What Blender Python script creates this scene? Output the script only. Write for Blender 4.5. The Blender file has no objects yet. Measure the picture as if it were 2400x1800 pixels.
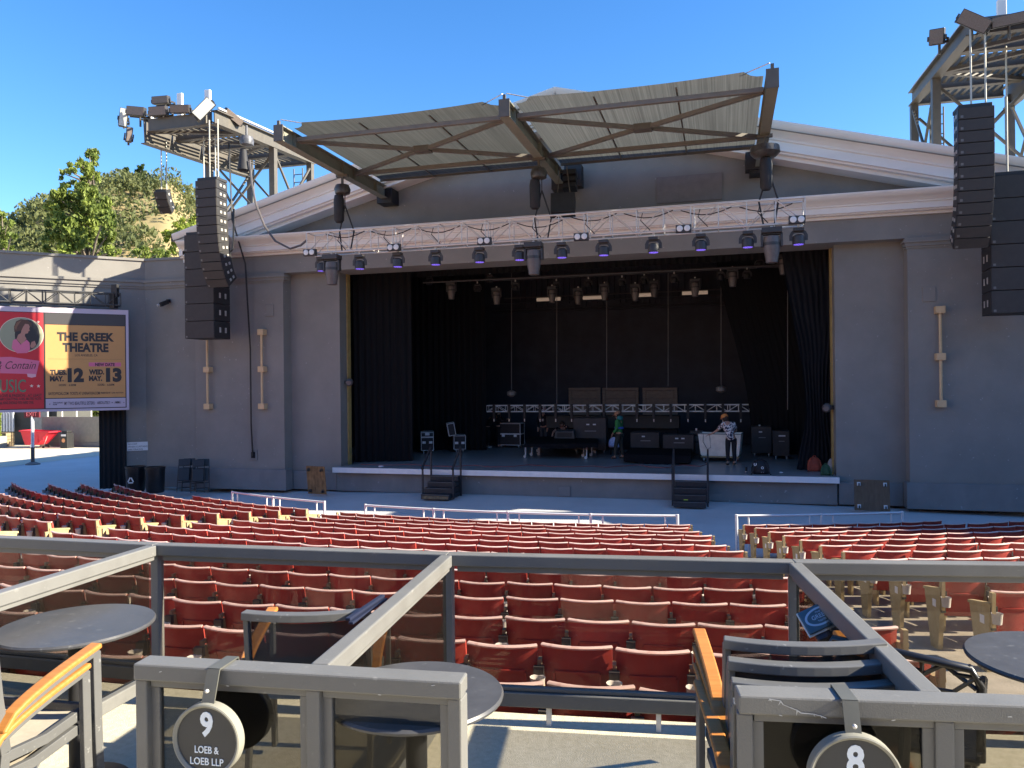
import bpy, math, random
from mathutils import Vector, Matrix, Euler
random.seed(11)
R = math.radians
sc = bpy.context.scene
COL = sc.collection

# ------------------------------------------------------------------ camera, sky, sun, exposure
CAM = Vector((0.0, 0.0, 3.61))
YAW, PITCH, ROLL, FPX = R(15.425), R(0.106), R(0.624), 1803.0
_w = Vector((-math.sin(YAW)*math.cos(PITCH), math.cos(YAW)*math.cos(PITCH), math.sin(PITCH)))
_r = Vector((math.cos(YAW), math.sin(YAW), 0.0))
_u = _r.cross(_w)
CR = _r*math.cos(ROLL) - _u*math.sin(ROLL)
CU = _u*math.cos(ROLL) + _r*math.sin(ROLL)
CW = _w
cam = bpy.data.objects.new('camera', bpy.data.cameras.new('camera'))
COL.objects.link(cam)
m = Matrix((CR, CU, -CW)).transposed().to_4x4()
m.translation = CAM
cam.matrix_world = m
cam.data.sensor_width = 36.0
cam.data.lens = FPX*36.0/2400.0
cam.data.clip_start = 0.05
cam.data.clip_end = 5000
sc.camera = cam

SUN_AZ, SUN_EL = R(7.0), R(29.0)            # azimuth measured from +X towards +Y
SDIR = Vector((math.cos(SUN_EL)*math.cos(SUN_AZ), math.cos(SUN_EL)*math.sin(SUN_AZ), math.sin(SUN_EL)))
world = bpy.data.worlds.new('World'); sc.world = world; world.use_nodes = True
nt = world.node_tree; nt.nodes.clear()
sky = nt.nodes.new('ShaderNodeTexSky'); sky.sky_type = 'NISHITA'; sky.sun_disc = False
sky.sun_elevation = SUN_EL; sky.sun_rotation = R(90.0) - SUN_AZ
sky.air_density = 1.0; sky.dust_density = 0.25; sky.ozone_density = 3.0; sky.altitude = 300
hsv = nt.nodes.new('ShaderNodeHueSaturation'); hsv.inputs['Saturation'].default_value = 1.28; hsv.inputs['Hue'].default_value = .506
bg = nt.nodes.new('ShaderNodeBackground'); bg.inputs['Strength'].default_value = 0.070
wo = nt.nodes.new('ShaderNodeOutputWorld')
nt.links.new(sky.outputs[0], hsv.inputs['Color']); nt.links.new(hsv.outputs[0], bg.inputs[0]); nt.links.new(bg.outputs[0], wo.inputs[0])
sl = bpy.data.lights.new('sun', 'SUN'); sl.energy = 4.1; sl.angle = R(0.55); sl.color = (1.0, 0.905, 0.72)
so = bpy.data.objects.new('sun', sl); COL.objects.link(so)
so.rotation_euler = (-SDIR).to_track_quat('-Z', 'Y').to_euler(); so.location = (40, 10, 60)
sc.view_settings.view_transform = 'Standard'; sc.view_settings.look = 'None'
sc.view_settings.exposure = 2.1; sc.view_settings.gamma = 1.0; sc.view_settings.use_curve_mapping = False
sc.cycles.max_bounces = 8; sc.cycles.transparent_max_bounces = 16
sc.cycles.caustics_reflective = False; sc.cycles.caustics_refractive = False

# ------------------------------------------------------------------ pixel rays of the 2400 x 1800 photograph
def ray(px, py): return CR*((px-1200)/FPX) + CU*((900-py)/FPX) + CW
def atY(px, py, Y): d = ray(px, py); return CAM + d*(Y/d.y)
def atX(px, py, X): d = ray(px, py); return CAM + d*(X/d.x)
def atZ(px, py, Z): d = ray(px, py); return CAM + d*((Z-CAM.z)/d.z)
def atD(px, py, D): return CAM + ray(px, py)*D
def atP(px, py, P, n): d = ray(px, py); return CAM + d*((P-CAM).dot(n)/d.dot(n))
def V(*a): return Vector(a)
ZUP = Vector((0, 0, 1))

# ------------------------------------------------------------------ materials
MATS = {}
def M(name, col=(.5,.5,.5), rough=.6, metal=0.0, var=.12, scale=4.0, bump=0.0, bscale=60.0, spec=.4, col2=None, emit=None, estr=0, stretch=None, detail=5):
    if name in MATS: return MATS[name]
    mt = bpy.data.materials.new(name); mt.use_nodes = True
    n = mt.node_tree.nodes; l = mt.node_tree.links
    b = n['Principled BSDF']
    b.inputs['Roughness'].default_value = rough; b.inputs['Metallic'].default_value = metal
    b.inputs['Specular IOR Level'].default_value = spec
    tc = n.new('ShaderNodeTexCoord'); src = tc.outputs['Object']
    if stretch:
        mp = n.new('ShaderNodeMapping'); mp.inputs['Scale'].default_value = stretch; l.new(src, mp.inputs[0]); src = mp.outputs[0]
    if var > 0 or col2:
        nz = n.new('ShaderNodeTexNoise'); nz.inputs['Scale'].default_value = scale; nz.inputs['Detail'].default_value = detail; nz.inputs['Roughness'].default_value = .62
        l.new(src, nz.inputs['Vector'])
        cr = n.new('ShaderNodeValToRGB'); e = cr.color_ramp.elements
        c2 = col2 or tuple(min(1, c*(1+var)) for c in col); c1 = tuple(c*(1-var) for c in col) if not col2 else col
        e[0].position = .3; e[0].color = (*c1, 1); e[1].position = .7; e[1].color = (*c2, 1)
        l.new(nz.outputs['Fac'], cr.inputs[0]); l.new(cr.outputs[0], b.inputs['Base Color'])
        mr = n.new('ShaderNodeMapRange'); mr.inputs['To Min'].default_value = max(0.02, rough-.1); mr.inputs['To Max'].default_value = min(1, rough+.1)
        l.new(nz.outputs['Fac'], mr.inputs[0]); l.new(mr.outputs[0], b.inputs['Roughness'])
    else:
        b.inputs['Base Color'].default_value = (*col, 1)
    if bump > 0:
        nb = n.new('ShaderNodeTexNoise'); nb.inputs['Scale'].default_value = bscale; nb.inputs['Detail'].default_value = 3
        l.new(src, nb.inputs['Vector'])
        bp = n.new('ShaderNodeBump'); bp.inputs['Strength'].default_value = bump; bp.inputs['Distance'].default_value = .01
        l.new(nb.outputs['Fac'], bp.inputs['Height']); l.new(bp.outputs[0], b.inputs['Normal'])
    if emit:
        b.inputs['Emission Color'].default_value = (*emit, 1); b.inputs['Emission Strength'].default_value = estr
    MATS[name] = mt
    return mt

def weather(mt, amt=.3, scale=1.0, stretch=(1,1,1), lo=.45, hi=.7, tint=(.5,.5,.5), coord='Object', detail=6):
    """stains, streaks or chips of their own shape laid over a material's colour"""
    n = mt.node_tree.nodes; l = mt.node_tree.links; b = n['Principled BSDF']; s = b.inputs['Base Color']
    mx = n.new('ShaderNodeMix'); mx.data_type = 'RGBA'
    if s.links: l.new(s.links[0].from_socket, mx.inputs['A'])
    else: mx.inputs['A'].default_value = s.default_value
    mx.inputs['B'].default_value = (*tint, 1)
    tc = n.new('ShaderNodeTexCoord'); mp = n.new('ShaderNodeMapping'); mp.inputs['Scale'].default_value = stretch; nz = n.new('ShaderNodeTexNoise'); nz.inputs['Scale'].default_value = scale; nz.inputs['Detail'].default_value = detail; nz.inputs['Roughness'].default_value = .65
    mr = n.new('ShaderNodeMapRange'); mr.inputs[1].default_value = lo; mr.inputs[2].default_value = hi; mr.inputs[3].default_value = 0; mr.inputs[4].default_value = amt
    l.new(tc.outputs[coord], mp.inputs[0]); l.new(mp.outputs[0], nz.inputs['Vector']); l.new(nz.outputs['Fac'], mr.inputs[0]); l.new(mr.outputs[0], mx.inputs['Factor']); l.new(mx.outputs['Result'], s)
    return mt

def glass(name, tint, rough=0.0, haze=0.0):
    mt = bpy.data.materials.new(name); mt.use_nodes = True; n = mt.node_tree.nodes; l = mt.node_tree.links; n.clear()
    o = n.new('ShaderNodeOutputMaterial'); t = n.new('ShaderNodeBsdfTransparent'); t.inputs[0].default_value = (*tint, 1)
    g = n.new('ShaderNodeBsdfGlossy'); g.inputs['Roughness'].default_value = rough; g.inputs[0].default_value = (1, 1, 1, 1)
    f = n.new('ShaderNodeFresnel'); f.inputs[0].default_value = 1.5
    ge = n.new('ShaderNodeNewGeometry'); ma = n.new('ShaderNodeMath'); ma.operation = 'MULTIPLY_ADD'; ma.inputs[1].default_value = -1; ma.inputs[2].default_value = 1; l.new(ge.outputs['Backfacing'], ma.inputs[0])
    mu = n.new('ShaderNodeMath'); mu.operation = 'MULTIPLY'; l.new(f.outputs[0], mu.inputs[0]); l.new(ma.outputs[0], mu.inputs[1])
    mx = n.new('ShaderNodeMixShader'); l.new(mu.outputs[0], mx.inputs[0]); l.new(t.outputs[0], mx.inputs[1]); l.new(g.outputs[0], mx.inputs[2])
    if haze > 0:      # dust and water marks lying on the pane
        d = n.new('ShaderNodeBsdfDiffuse'); d.inputs[0].default_value = (.55, .5, .45, 1)
        tc = n.new('ShaderNodeTexCoord'); nz = n.new('ShaderNodeTexNoise'); nz.inputs['Scale'].default_value = 90; nz.inputs['Detail'].default_value = 2
        l.new(tc.outputs['Object'], nz.inputs['Vector'])
        mr = n.new('ShaderNodeMapRange'); mr.inputs[1].default_value = .62; mr.inputs[2].default_value = .78; mr.inputs[3].default_value = haze*.35; mr.inputs[4].default_value = haze*2.2
        l.new(nz.outputs['Fac'], mr.inputs[0])
        m2 = n.new('ShaderNodeMixShader'); l.new(mr.outputs[0], m2.inputs[0]); l.new(mx.outputs[0], m2.inputs[1]); l.new(d.outputs[0], m2.inputs[2]); mx = m2
    l.new(mx.outputs[0], o.inputs[0]); MATS[name] = mt
    return mt

# ------------------------------------------------------------------ mesh builder
class MB:
    def __init__(s): s.v = []; s.f = []; s.m = []; s.cur = 0; s.M = None
    def add(s, vs, fs):
        o = len(s.v)
        if s.M is not None: vs = [s.M @ Vector(p) for p in vs]
        s.v.extend([tuple(p) for p in vs]); s.f.extend([tuple(i+o for i in f) for f in fs]); s.m.extend([s.cur]*len(fs)); return s
    def bx(s, x0, x1, y0, y1, z0, z1):
        return s.add([(x0,y0,z0),(x1,y0,z0),(x1,y1,z0),(x0,y1,z0),(x0,y0,z1),(x1,y0,z1),(x1,y1,z1),(x0,y1,z1)],
                     [(0,3,2,1),(4,5,6,7),(0,1,5,4),(1,2,6,5),(2,3,7,6),(3,0,4,7)])
    def box(s, c, d, rot=None):
        c = Vector(c); h = [k/2 for k in d]
        vs = [Vector((x*h[0], y*h[1], z*h[2])) for z in (-1,1) for x, y in ((-1,-1),(1,-1),(1,1),(-1,1))]
        if rot is not None: vs = [rot @ p for p in vs]
        return s.add([c+p for p in vs], [(0,3,2,1),(4,5,6,7),(0,1,5,4),(1,2,6,5),(2,3,7,6),(3,0,4,7)])
    def bar(s, p, q, w, h, up=ZUP):
        p = Vector(p); q = Vector(q); d = (q-p).normalized()
        sd = d.cross(up)
        if sd.length < 1e-4: sd = d.cross(Vector((0,1,0)))
        sd.normalize(); u = sd.cross(d)
        vs = []
        for o in (p, q):
            for a, b in ((-1,-1),(1,-1),(1,1),(-1,1)): vs.append(o + sd*(a*w/2) + u*(b*h/2))
        return s.add(vs, [(3,2,1,0),(4,5,6,7),(0,1,5,4),(1,2,6,5),(2,3,7,6),(3,0,4,7)])
    def tube(s, p, q, r, n=8, r2=None, cap=True):
        p = Vector(p); q = Vector(q); d = (q-p).normalized(); a = d.orthogonal().normalized(); b = d.cross(a); r2 = r if r2 is None else r2
        vs = [p + (a*math.cos(6.28319*i/n) + b*math.sin(6.28319*i/n))*r for i in range(n)] + [q + (a*math.cos(6.28319*i/n) + b*math.sin(6.28319*i/n))*r2 for i in range(n)]
        fs = [(i, (i+1) % n, n+(i+1) % n, n+i) for i in range(n)]
        if cap: fs += [tuple(range(n-1, -1, -1)), tuple(range(n, 2*n))]
        return s.add(vs, fs)
    def sweep(s, pts, prof, up=ZUP, closed=True, cap=True):
        pts = [Vector(p) for p in pts]; n = len(prof); vs = []
        for i, p in enumerate(pts):
            d = (pts[min(i+1, len(pts)-1)] - pts[max(i-1, 0)]).normalized()
            sd = d.cross(up)
            if sd.length < 1e-4: sd = d.cross(Vector((0,1,0)))
            sd.normalize(); u = sd.cross(d)
            for a, b in prof: vs.append(p + sd*a + u*b)
        fs = []
        for i in range(len(pts)-1):
            for j in range(n if closed else n-1):
                k = (j+1) % n; fs.append((i*n+j, i*n+k, (i+1)*n+k, (i+1)*n+j))
        if cap and closed: fs += [tuple(range(n-1, -1, -1)), tuple((len(pts)-1)*n+j for j in range(n))]
        return s.add(vs, fs)
    def rope(s, pts, r, n=6): return s.sweep(pts, [(r*math.cos(6.28319*i/n), r*math.sin(6.28319*i/n)) for i in range(n)])
    def flat(s, pts, w, h, up=ZUP): return s.sweep(pts, [(-w/2,-h/2),(w/2,-h/2),(w/2,h/2),(-w/2,h/2)], up)
    def lathe(s, prof, n=20, o=(0,0,0), ax=None, cap=True):
        rot = Matrix.Identity(3) if ax is None else Vector((0,0,1)).rotation_difference(Vector(ax)).to_matrix(); o = Vector(o)
        vs = []; k = len(prof)
        for i in range(n):
            a = 6.28319*i/n
            for r, z in prof: vs.append(o + rot @ Vector((r*math.cos(a), r*math.sin(a), z)))
        fs = []
        for i in range(n):
            j = (i+1) % n
            for t in range(k-1): fs.append((i*k+t, j*k+t, j*k+t+1, i*k+t+1))
        if cap and prof[0][0] > 1e-6: fs.append(tuple(i*k for i in range(n-1, -1, -1)))
        if cap and prof[-1][0] > 1e-6: fs.append(tuple(i*k+k-1 for i in range(n)))
        return s.add(vs, fs)
    def prism(s, poly, d, z0=0.0):       # poly in local x,y, extruded z0..z0+d
        n = len(poly); vs = [(x, y, z0) for x, y in poly] + [(x, y, z0+d) for x, y in poly]
        return s.add(vs, [tuple(range(n-1,-1,-1)), tuple(range(n, 2*n))] + [(i, (i+1) % n, n+(i+1) % n, n+i) for i in range(n)])
    def ball(s, c, r, nu=10, nv=7, sc3=(1,1,1)):
        c = Vector(c); vs = [c+Vector((0,0,-r*sc3[2]))]
        for j in range(1, nv):
            p = math.pi*(j/nv-.5)
            for i in range(nu): a = 6.28319*i/nu; vs.append(c+Vector((r*sc3[0]*math.cos(p)*math.cos(a), r*sc3[1]*math.cos(p)*math.sin(a), r*sc3[2]*math.sin(p))))
        vs.append(c+Vector((0,0,r*sc3[2]))); fs = []
        for i in range(nu): fs.append((0, 1+(i+1) % nu, 1+i)); fs.append((len(vs)-1, len(vs)-1-nu+i, len(vs)-1-nu+(i+1) % nu))
        for j in range(nv-2):
            for i in range(nu): a = 1+j*nu; fs.append((a+i, a+(i+1) % nu, a+nu+(i+1) % nu, a+nu+i))
        return s.add(vs, fs)
    def mesh(s, name, mat, smooth=None):
        me = bpy.data.meshes.new(name); me.from_pydata(s.v, [], s.f); me.update()
        for mm in (mat if isinstance(mat, (list, tuple)) else [mat]): me.materials.append(mm)
        if isinstance(mat, (list, tuple)): me.polygons.foreach_set('material_index', s.m)
        if smooth is not None:
            me.polygons.foreach_set('use_smooth', [True]*len(me.polygons)); me.set_sharp_from_angle(angle=R(smooth))
        return me
    def build(s, name, mat, parent=None, smooth=None, bevel=0.0, loc=None, rotz=0.0):
        return obj(name, s.mesh(name, mat, smooth), parent, bevel, loc, rotz)

def obj(name, me, parent=None, bevel=0.0, loc=None, rotz=0.0, mw=None):
    o = bpy.data.objects.new(name, me); COL.objects.link(o)
    if parent is not None: o.parent = parent
    if loc is not None: o.location = loc
    if rotz: o.rotation_euler = (0, 0, rotz)
    if mw is not None: o.matrix_local = mw
    if bevel:
        b = o.modifiers.new('bevel', 'BEVEL'); b.width = bevel; b.segments = 2; b.limit_method = 'ANGLE'; b.angle_limit = R(40)
    return o
def tag(o, label=None, cat=None, group=None, kind=None):
    if label: o['label'] = label
    if cat: o['category'] = cat
    if group: o['group'] = group
    if kind: o['kind'] = kind
    return o
def thing(name, label, cat, loc=(0,0,0), rotz=0.0, group=None, mw=None):
    o = bpy.data.objects.new(name, None); COL.objects.link(o); o.empty_display_size = .2
    o.location = loc; o.rotation_euler = (0, 0, rotz)
    if mw is not None: o.matrix_world = mw
    return tag(o, label, cat, group)
def copy_tree(o, parent=None):
    c = o.copy(); COL.objects.link(c); c.parent = parent
    for ch in [x for x in KIDS.get(o.name, list(o.children))]: copy_tree(ch, c)
    return c
KIDS = {}
def frame(o, x, y=None, up=ZUP):
    """matrix with local x along x, local z along up-ish"""
    x = Vector(x).normalized(); z = (up - x*up.dot(x)).normalized(); y = z.cross(x)
    m4 = Matrix((x, y, z)).transposed().to_4x4(); m4.translation = Vector(o); return m4
TMP = bpy.data.scenes.new('scratch')
def evaluated(o):
    """mesh of a temporary object, evaluated in a scratch scene"""
    TMP.collection.objects.link(o)
    with bpy.context.temp_override(scene=TMP, view_layer=TMP.view_layers[0]):
        dg = bpy.context.evaluated_depsgraph_get(); me = bpy.data.meshes.new_from_object(o.evaluated_get(dg))
    bpy.data.objects.remove(o); return me
def text_mesh(s, mat, x0, x1, y0, y1, depth=.004, bold=0.0, shear=0.0):
    """flat lettering fitted to the local rectangle x0..x1, y0..y1"""
    cu = bpy.data.curves.new('t', 'FONT'); cu.body = s; cu.size = 1; cu.extrude = .02; cu.offset = bold; cu.resolution_u = 3; cu.shear = shear
    me = evaluated(bpy.data.objects.new('t', cu)); bpy.data.curves.remove(cu)
    xs = [v.co.x for v in me.vertices]; ys = [v.co.y for v in me.vertices]
    a, b, c, d = min(xs), max(xs), min(ys), max(ys)
    for v in me.vertices:
        v.co.x = x0+(v.co.x-a)/(b-a)*(x1-x0); v.co.y = y0+(v.co.y-c)/(d-c)*(y1-y0); v.co.z = depth if v.co.z > 0 else 0
    me.materials.clear(); me.materials.append(mat); return me
ORD = ['first','second','third','fourth','fifth','sixth','seventh','eighth','ninth','tenth','eleventh','twelfth','thirteenth','fourteenth','fifteenth','sixteenth','seventeenth','eighteenth','nineteenth','twentieth']
def ordn(i):
    if i < 20: return ORD[i]
    t = i+1; tens = {2:'twenty',3:'thirty',4:'forty'}[t//10]
    return tens+'-'+ORD[t % 10-1] if t % 10 else {2:'twentieth',3:'thirtieth',4:'fortieth'}[t//10]

# shared materials
wall_m = M('stucco_charcoal', (.238,.226,.208), .85, var=.10, scale=.8, bump=.25, bscale=45, spec=.25)
plinth_m = M('stucco_base', (.215,.207,.20), .8, var=.10, scale=1.2, bump=.2, bscale=45, spec=.25)
cream_m = M('cream_cornice', (.80,.765,.715), .6, var=.06, scale=1.5, stretch=(.3,1,1))
pit_m = M('pit_concrete', (.52,.525,.53), .8, col2=(.60,.60,.60), scale=.9, bump=.15, bscale=30)
conc_m = M('terrace_concrete', (.45,.41,.30), .85, col2=(.58,.53,.41), scale=35, bump=.35, bscale=140, detail=8)
tread_m = M('tread_concrete', (.27,.24,.19), .85, col2=(.35,.31,.25), scale=6, bump=.2, bscale=60)
steel_m = M('painted_steel', (.10,.09,.075), .5, var=.12, scale=5)
olive_m = M('olive_steel', (.21,.21,.165), .5, var=.12, scale=3)
alu_m = M('aluminium', (.62,.59,.55), .4, metal=.35, var=.08)
black_m = M('black_satin', (.018,.018,.02), .5, var=.2, scale=8)
matt_m = M('black_cloth', (.010,.010,.012), .95, var=.25, scale=5, spec=.1)
cab_m = M('cabinet_black', (.028,.027,.028), .6, var=.2, scale=4)
grille_m = M('speaker_grille', (.05,.044,.040), .75, var=.15, scale=6)
white_m = M('white_paint', (.72,.72,.72), .5, var=.05)
gold_m = M('gold_edge', (.38,.27,.10), .6, var=.2)
brass_m = M('brass_fixture', (.62,.43,.24), .5, var=.08)
red_m = M('seat_red', (.40,.055,.042), .42, var=.16, scale=7)
fade_m = M('seat_rim_faded', (.68,.47,.41), .5, var=.10, scale=9)
tan_m = M('standard_tan', (.33,.24,.11), .6, col2=(.42,.33,.18), scale=9)
brk_m = M('bracket_iron', (.05,.045,.04), .55, var=.3, scale=20)
cup_m = M('cup_plastic', (.50,.46,.42), .6, var=.1)
rail_m = M('box_rail_paint', (.155,.153,.145), .38, var=.10, scale=6, bump=.12, bscale=220)
glass_m = glass('tinted_glass', (.79,.765,.735), haze=.010); smoke_m = glass('smoked_glass', (.58,.57,.545), haze=.012)
tab_m = M('table_top', (.060,.060,.063), .36, var=.14, scale=11, bump=.05, bscale=200)
wood_m = M('arm_wood', (.36,.135,.028), .42, col2=(.46,.19,.045), scale=6, stretch=(1,14,14))
chair_m = M('chair_frame', (.13,.13,.128), .40, metal=.2, var=.1)
dark_m = M('stage_black', (.012,.012,.015), .9, var=.3, scale=2)

weather(wall_m, .28, .55, (1,1,.10), .45, .8, (.18,.172,.16)); weather(wall_m, .16, .6, (1,1,1), .5, .8, (.33,.315,.29)); weather(wall_m, .8, 9, (1,1,1), .70, .74, (.40,.38,.36), detail=2)
weather(plinth_m, .4, 1.3, (1,1,.5), .45, .75, (.13,.125,.12)); weather(plinth_m, .8, 7, (1,1,1), .70, .74, (.36,.35,.34), detail=2)
weather(pit_m, .35, .35, (1,1,1), .45, .75, (.38,.38,.39)); weather(pit_m, .5, 2.2, (1,1,1), .64, .72, (.33,.33,.34)); weather(pit_m, .5, 14, (1,1,1), .70, .74, (.15,.15,.16), detail=2)
weather(cream_m, .35, 1.2, (.5,1,.6), .5, .75, (.62,.575,.52))
weather(conc_m, .4, 1.6, (1,1,1), .5, .7, (.36,.33,.25)); weather(conc_m, .8, 60, (1,1,1), .70, .75, (.12,.11,.09), detail=2)
weather(rail_m, .5, 26, (1,1,1), .66, .72, (.26,.255,.24), detail=3); weather(rail_m, .35, 3, (1,1,1), .5, .8, (.09,.088,.08))
weather(tab_m, .5, 30, (1,1,1), .64, .70, (.17,.17,.165), detail=3); weather(tab_m, .35, 4, (1,1,1), .5, .7, (.035,.035,.036)); weather(tab_m, .6, 8, (1,30,1), .70, .74, (.2,.2,.195), detail=2)
weather(red_m, .5, 5, (1,1,1), .5, .75, (.40,.11,.085)); weather(red_m, .6, 55, (1,1,1), .68, .74, (.45,.25,.21), detail=2); weather(red_m, .3, 3, (1,1,.5), .5, .75, (.24,.03,.024))
weather(fade_m, .5, 20, (1,1,1), .55, .7, (.45,.2,.16)); weather(steel_m, .4, 3, (1,1,.4), .5, .75, (.15,.11,.075)); weather(chair_m, .5, 40, (1,1,1), .66, .72, (.3,.3,.29), detail=2)
weather(tread_m, .45, 2, (1,1,1), .5, .7, (.17,.15,.12)); weather(cab_m, .4, 9, (1,1,1), .6, .72, (.06,.058,.055)); weather(tan_m, .5, 14, (1,1,1), .58, .68, (.22,.15,.07))

def by_object(mt, lo, hi):
    """each copy of a thing keeps its own slightly different fading"""
    n = mt.node_tree.nodes; l = mt.node_tree.links; s = n['Principled BSDF'].inputs['Base Color']; oi = n.new('ShaderNodeObjectInfo'); hv = n.new('ShaderNodeHueSaturation'); mr = n.new('ShaderNodeMapRange'); mr.inputs[3].default_value = lo; mr.inputs[4].default_value = hi
    l.new(oi.outputs['Random'], mr.inputs[0]); l.new(mr.outputs[0], hv.inputs['Value']); l.new(s.links[0].from_socket, hv.inputs['Color']); l.new(hv.outputs[0], s)
by_object(red_m, .78, 1.25); by_object(fade_m, .85, 1.12); by_object(tan_m, .8, 1.15)
# ================================================================== THE SETTING
XC, YC = -4.96, 40.0                        # axis of the stage, centre of the seating arcs
def pol(Rr, deg, z=0.0): return Vector((XC + Rr*math.sin(R(deg)), YC - Rr*math.cos(R(deg)), z))
def sstep(a, b, x): t = max(0, min(1, (x-a)/(b-a))); return t*t*(3-2*t)
FR0, PITCH_R, ROWS = 23.25, .918, 15
def floor_z(k): return -.25 + .102*k
# ground: one sheet to the horizon, dipping under the seating bowl
mb = MB(); rad = [0.5, 6, 12, 16.2, 18, 20, 22.85, 22.95, 28, 34, 40, 46, 55, 70, 90, 120, 170, 250, 400, 700, 1200, 2500]
NT = 120
def gz(Rr, th):
    k = 1 - sstep(39, 47, abs(th))
    if Rr <= 16.2: z = 0
    elif Rr <= 22.85: z = -.25*(Rr-16.2)/6.65
    elif Rr <= 46: z = -.7
    else: z = 1.0+.06*(Rr-46) if Rr < 120 else 5.4
    back = sstep(50, 70, Rr)*sstep(120, 60, abs(th)) if Rr > 46 else 0
    return z*k if Rr <= 46 else z*k
for Rr in rad:
    for i in range(NT): th = -180 + 360*i/NT; mb.v.append(tuple(pol(Rr, th, gz(Rr, th))))
for j in range(len(rad)-1):
    for i in range(NT): a = j*NT+i; b = j*NT+(i+1) % NT; mb.f.append((a, b, b+NT, a+NT)); mb.m.append(0)
tag(mb.build('ground', pit_m, smooth=60), kind='structure')
# stepped seating floor
mb = MB(); prof = [(22.92, -.9), (22.92, -.25)]
for k in range(ROWS):
    r1 = FR0 + PITCH_R*k + .42
    prof += [(r1, floor_z(k)), (r1, floor_z(k+1))]
prof += [(36.9, floor_z(ROWS)), (36.9, -.9)]
n = len(prof); A = 64
for i in range(A+1):
    for Rr, z in prof: mb.v.append(tuple(pol(Rr, -40+80*i/A, z)))
for i in range(A):
    for j in range(n-1): mb.f.append((i*n+j, (i+1)*n+j, (i+1)*n+j+1, i*n+j+1)); mb.m.append(0)
tag(mb.build('seating_steps', tread_m), kind='structure')
# terrace the boxes stand on
BZ = 1.85
mb = MB(); prof = [(36.22, 0.6), (36.22, BZ), (38.6, BZ), (38.6, BZ+.12), (44, BZ+.12), (44, .6)]; n = len(prof)
for i in range(A+1):
    for Rr, z in prof: mb.v.append(tuple(pol(Rr, -40+80*i/A, z)))
for i in range(A):
    for j in range(n-1): mb.f.append((i*n+j, (i+1)*n+j, (i+1)*n+j+1, i*n+j+1)); mb.m.append(0)
tag(mb.build('box_terrace', conc_m), kind='structure')

# seating bank that rises behind the camera
mb = MB(); prof = [(44.02, BZ+.1)]
for k in range(26): prof += [(44.02+1.1*k, BZ+.12+.46*(k+1)), (44.02+1.1*(k+1), BZ+.12+.46*(k+1))]
prof += [(73, 0)]; n = len(prof)
for i in range(A+1):
    for Rr, z in prof: mb.v.append(tuple(pol(Rr, -62+124*i/A, z)))
for i in range(A):
    for j in range(n-1): mb.f.append((i*n+j, (i+1)*n+j, (i+1)*n+j+1, i*n+j+1)); mb.m.append(0)
tag(mb.build('rear_seating_bank', M('rear_bank', (.42,.33,.28), .85, col2=(.34,.24,.20), scale=2)), kind='structure')
# ------------------------------------------------------------------ stage building
sb = thing('stage_building', 'charcoal stucco stage house with cream pediment and wide black stage opening', 'building', (XC, 24.5, 0))
def P(mbx, name, mat, par=sb, **k):
    """part given in world coordinates, stored relative to its thing"""
    off = par.matrix_world.translation if par.parent is None else Vector((0,0,0))
    base = Vector(par.location)
    q = par
    while q.parent is not None: q = q.parent; base = base + q.location
    mbx.v = [tuple(Vector(v)-base) for v in mbx.v]
    return mbx.build(name, mat, par, **k)
OL, OR_, OT, SZ = -13.03, 3.17, 7.66, .83
PLL, PLR = -14.96, 5.04
P(MB().bx(PLL, OL, 24.5, 25.2, 0, OT), 'wall_panel', wall_m)
P(MB().bx(OR_, PLR, 24.5, 25.2, 0, OT), 'wall_panel', wall_m)
P(MB().bx(-18.6, 8.68, 24.0, 25.2, OT, 8.33), 'frieze', wall_m)
for x0, x1 in ((-18.6, PLL), (PLR, 8.68)):
    pl = P(MB().bx(x0, x1, 24.0, 25.2, 0, OT-.002), 'pilaster', wall_m)
    s = 1 if x0 < 0 else -1
    cap = MB()
    for z0, z1, o in ((7.36, 7.42, .03), (7.42, 7.52, .07), (7.52, 7.58, .12), (7.58, 7.657, .08)): cap.bx(x0-.003, x1+.003+(o if s > 0 else 0), 24.0-o, 24.3, z0, z1) if s > 0 else cap.bx(x0-o-.003, x1+.003, 24.0-o, 24.3, z0, z1)
    P(cap, 'capital', wall_m)
    P(MB().bx(x0-.003 - (.1 if s < 0 else 0), x1+.003 + (.1 if s > 0 else 0), 23.9, 24.35, 0, .74), 'plinth', plinth_m, bevel=.02)
P(MB().bx(PLL+.1, OL-.1, 24.36, 24.62, 0, .66), 'plinth', plinth_m, bevel=.02)
P(MB().bx(OR_+.04, PLR-.1, 24.36, 24.62, 0, .66), 'plinth', plinth_m, bevel=.02)
# gold strip round the opening
P(MB().bx(OL-.002, OL+.05, 25.0, 25.22, SZ, OT), 'gold_strip', gold_m); P(MB().bx(OR_-.05, OR_+.002, 25.0, 25.22, SZ, OT), 'gold_strip', gold_m)
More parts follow.
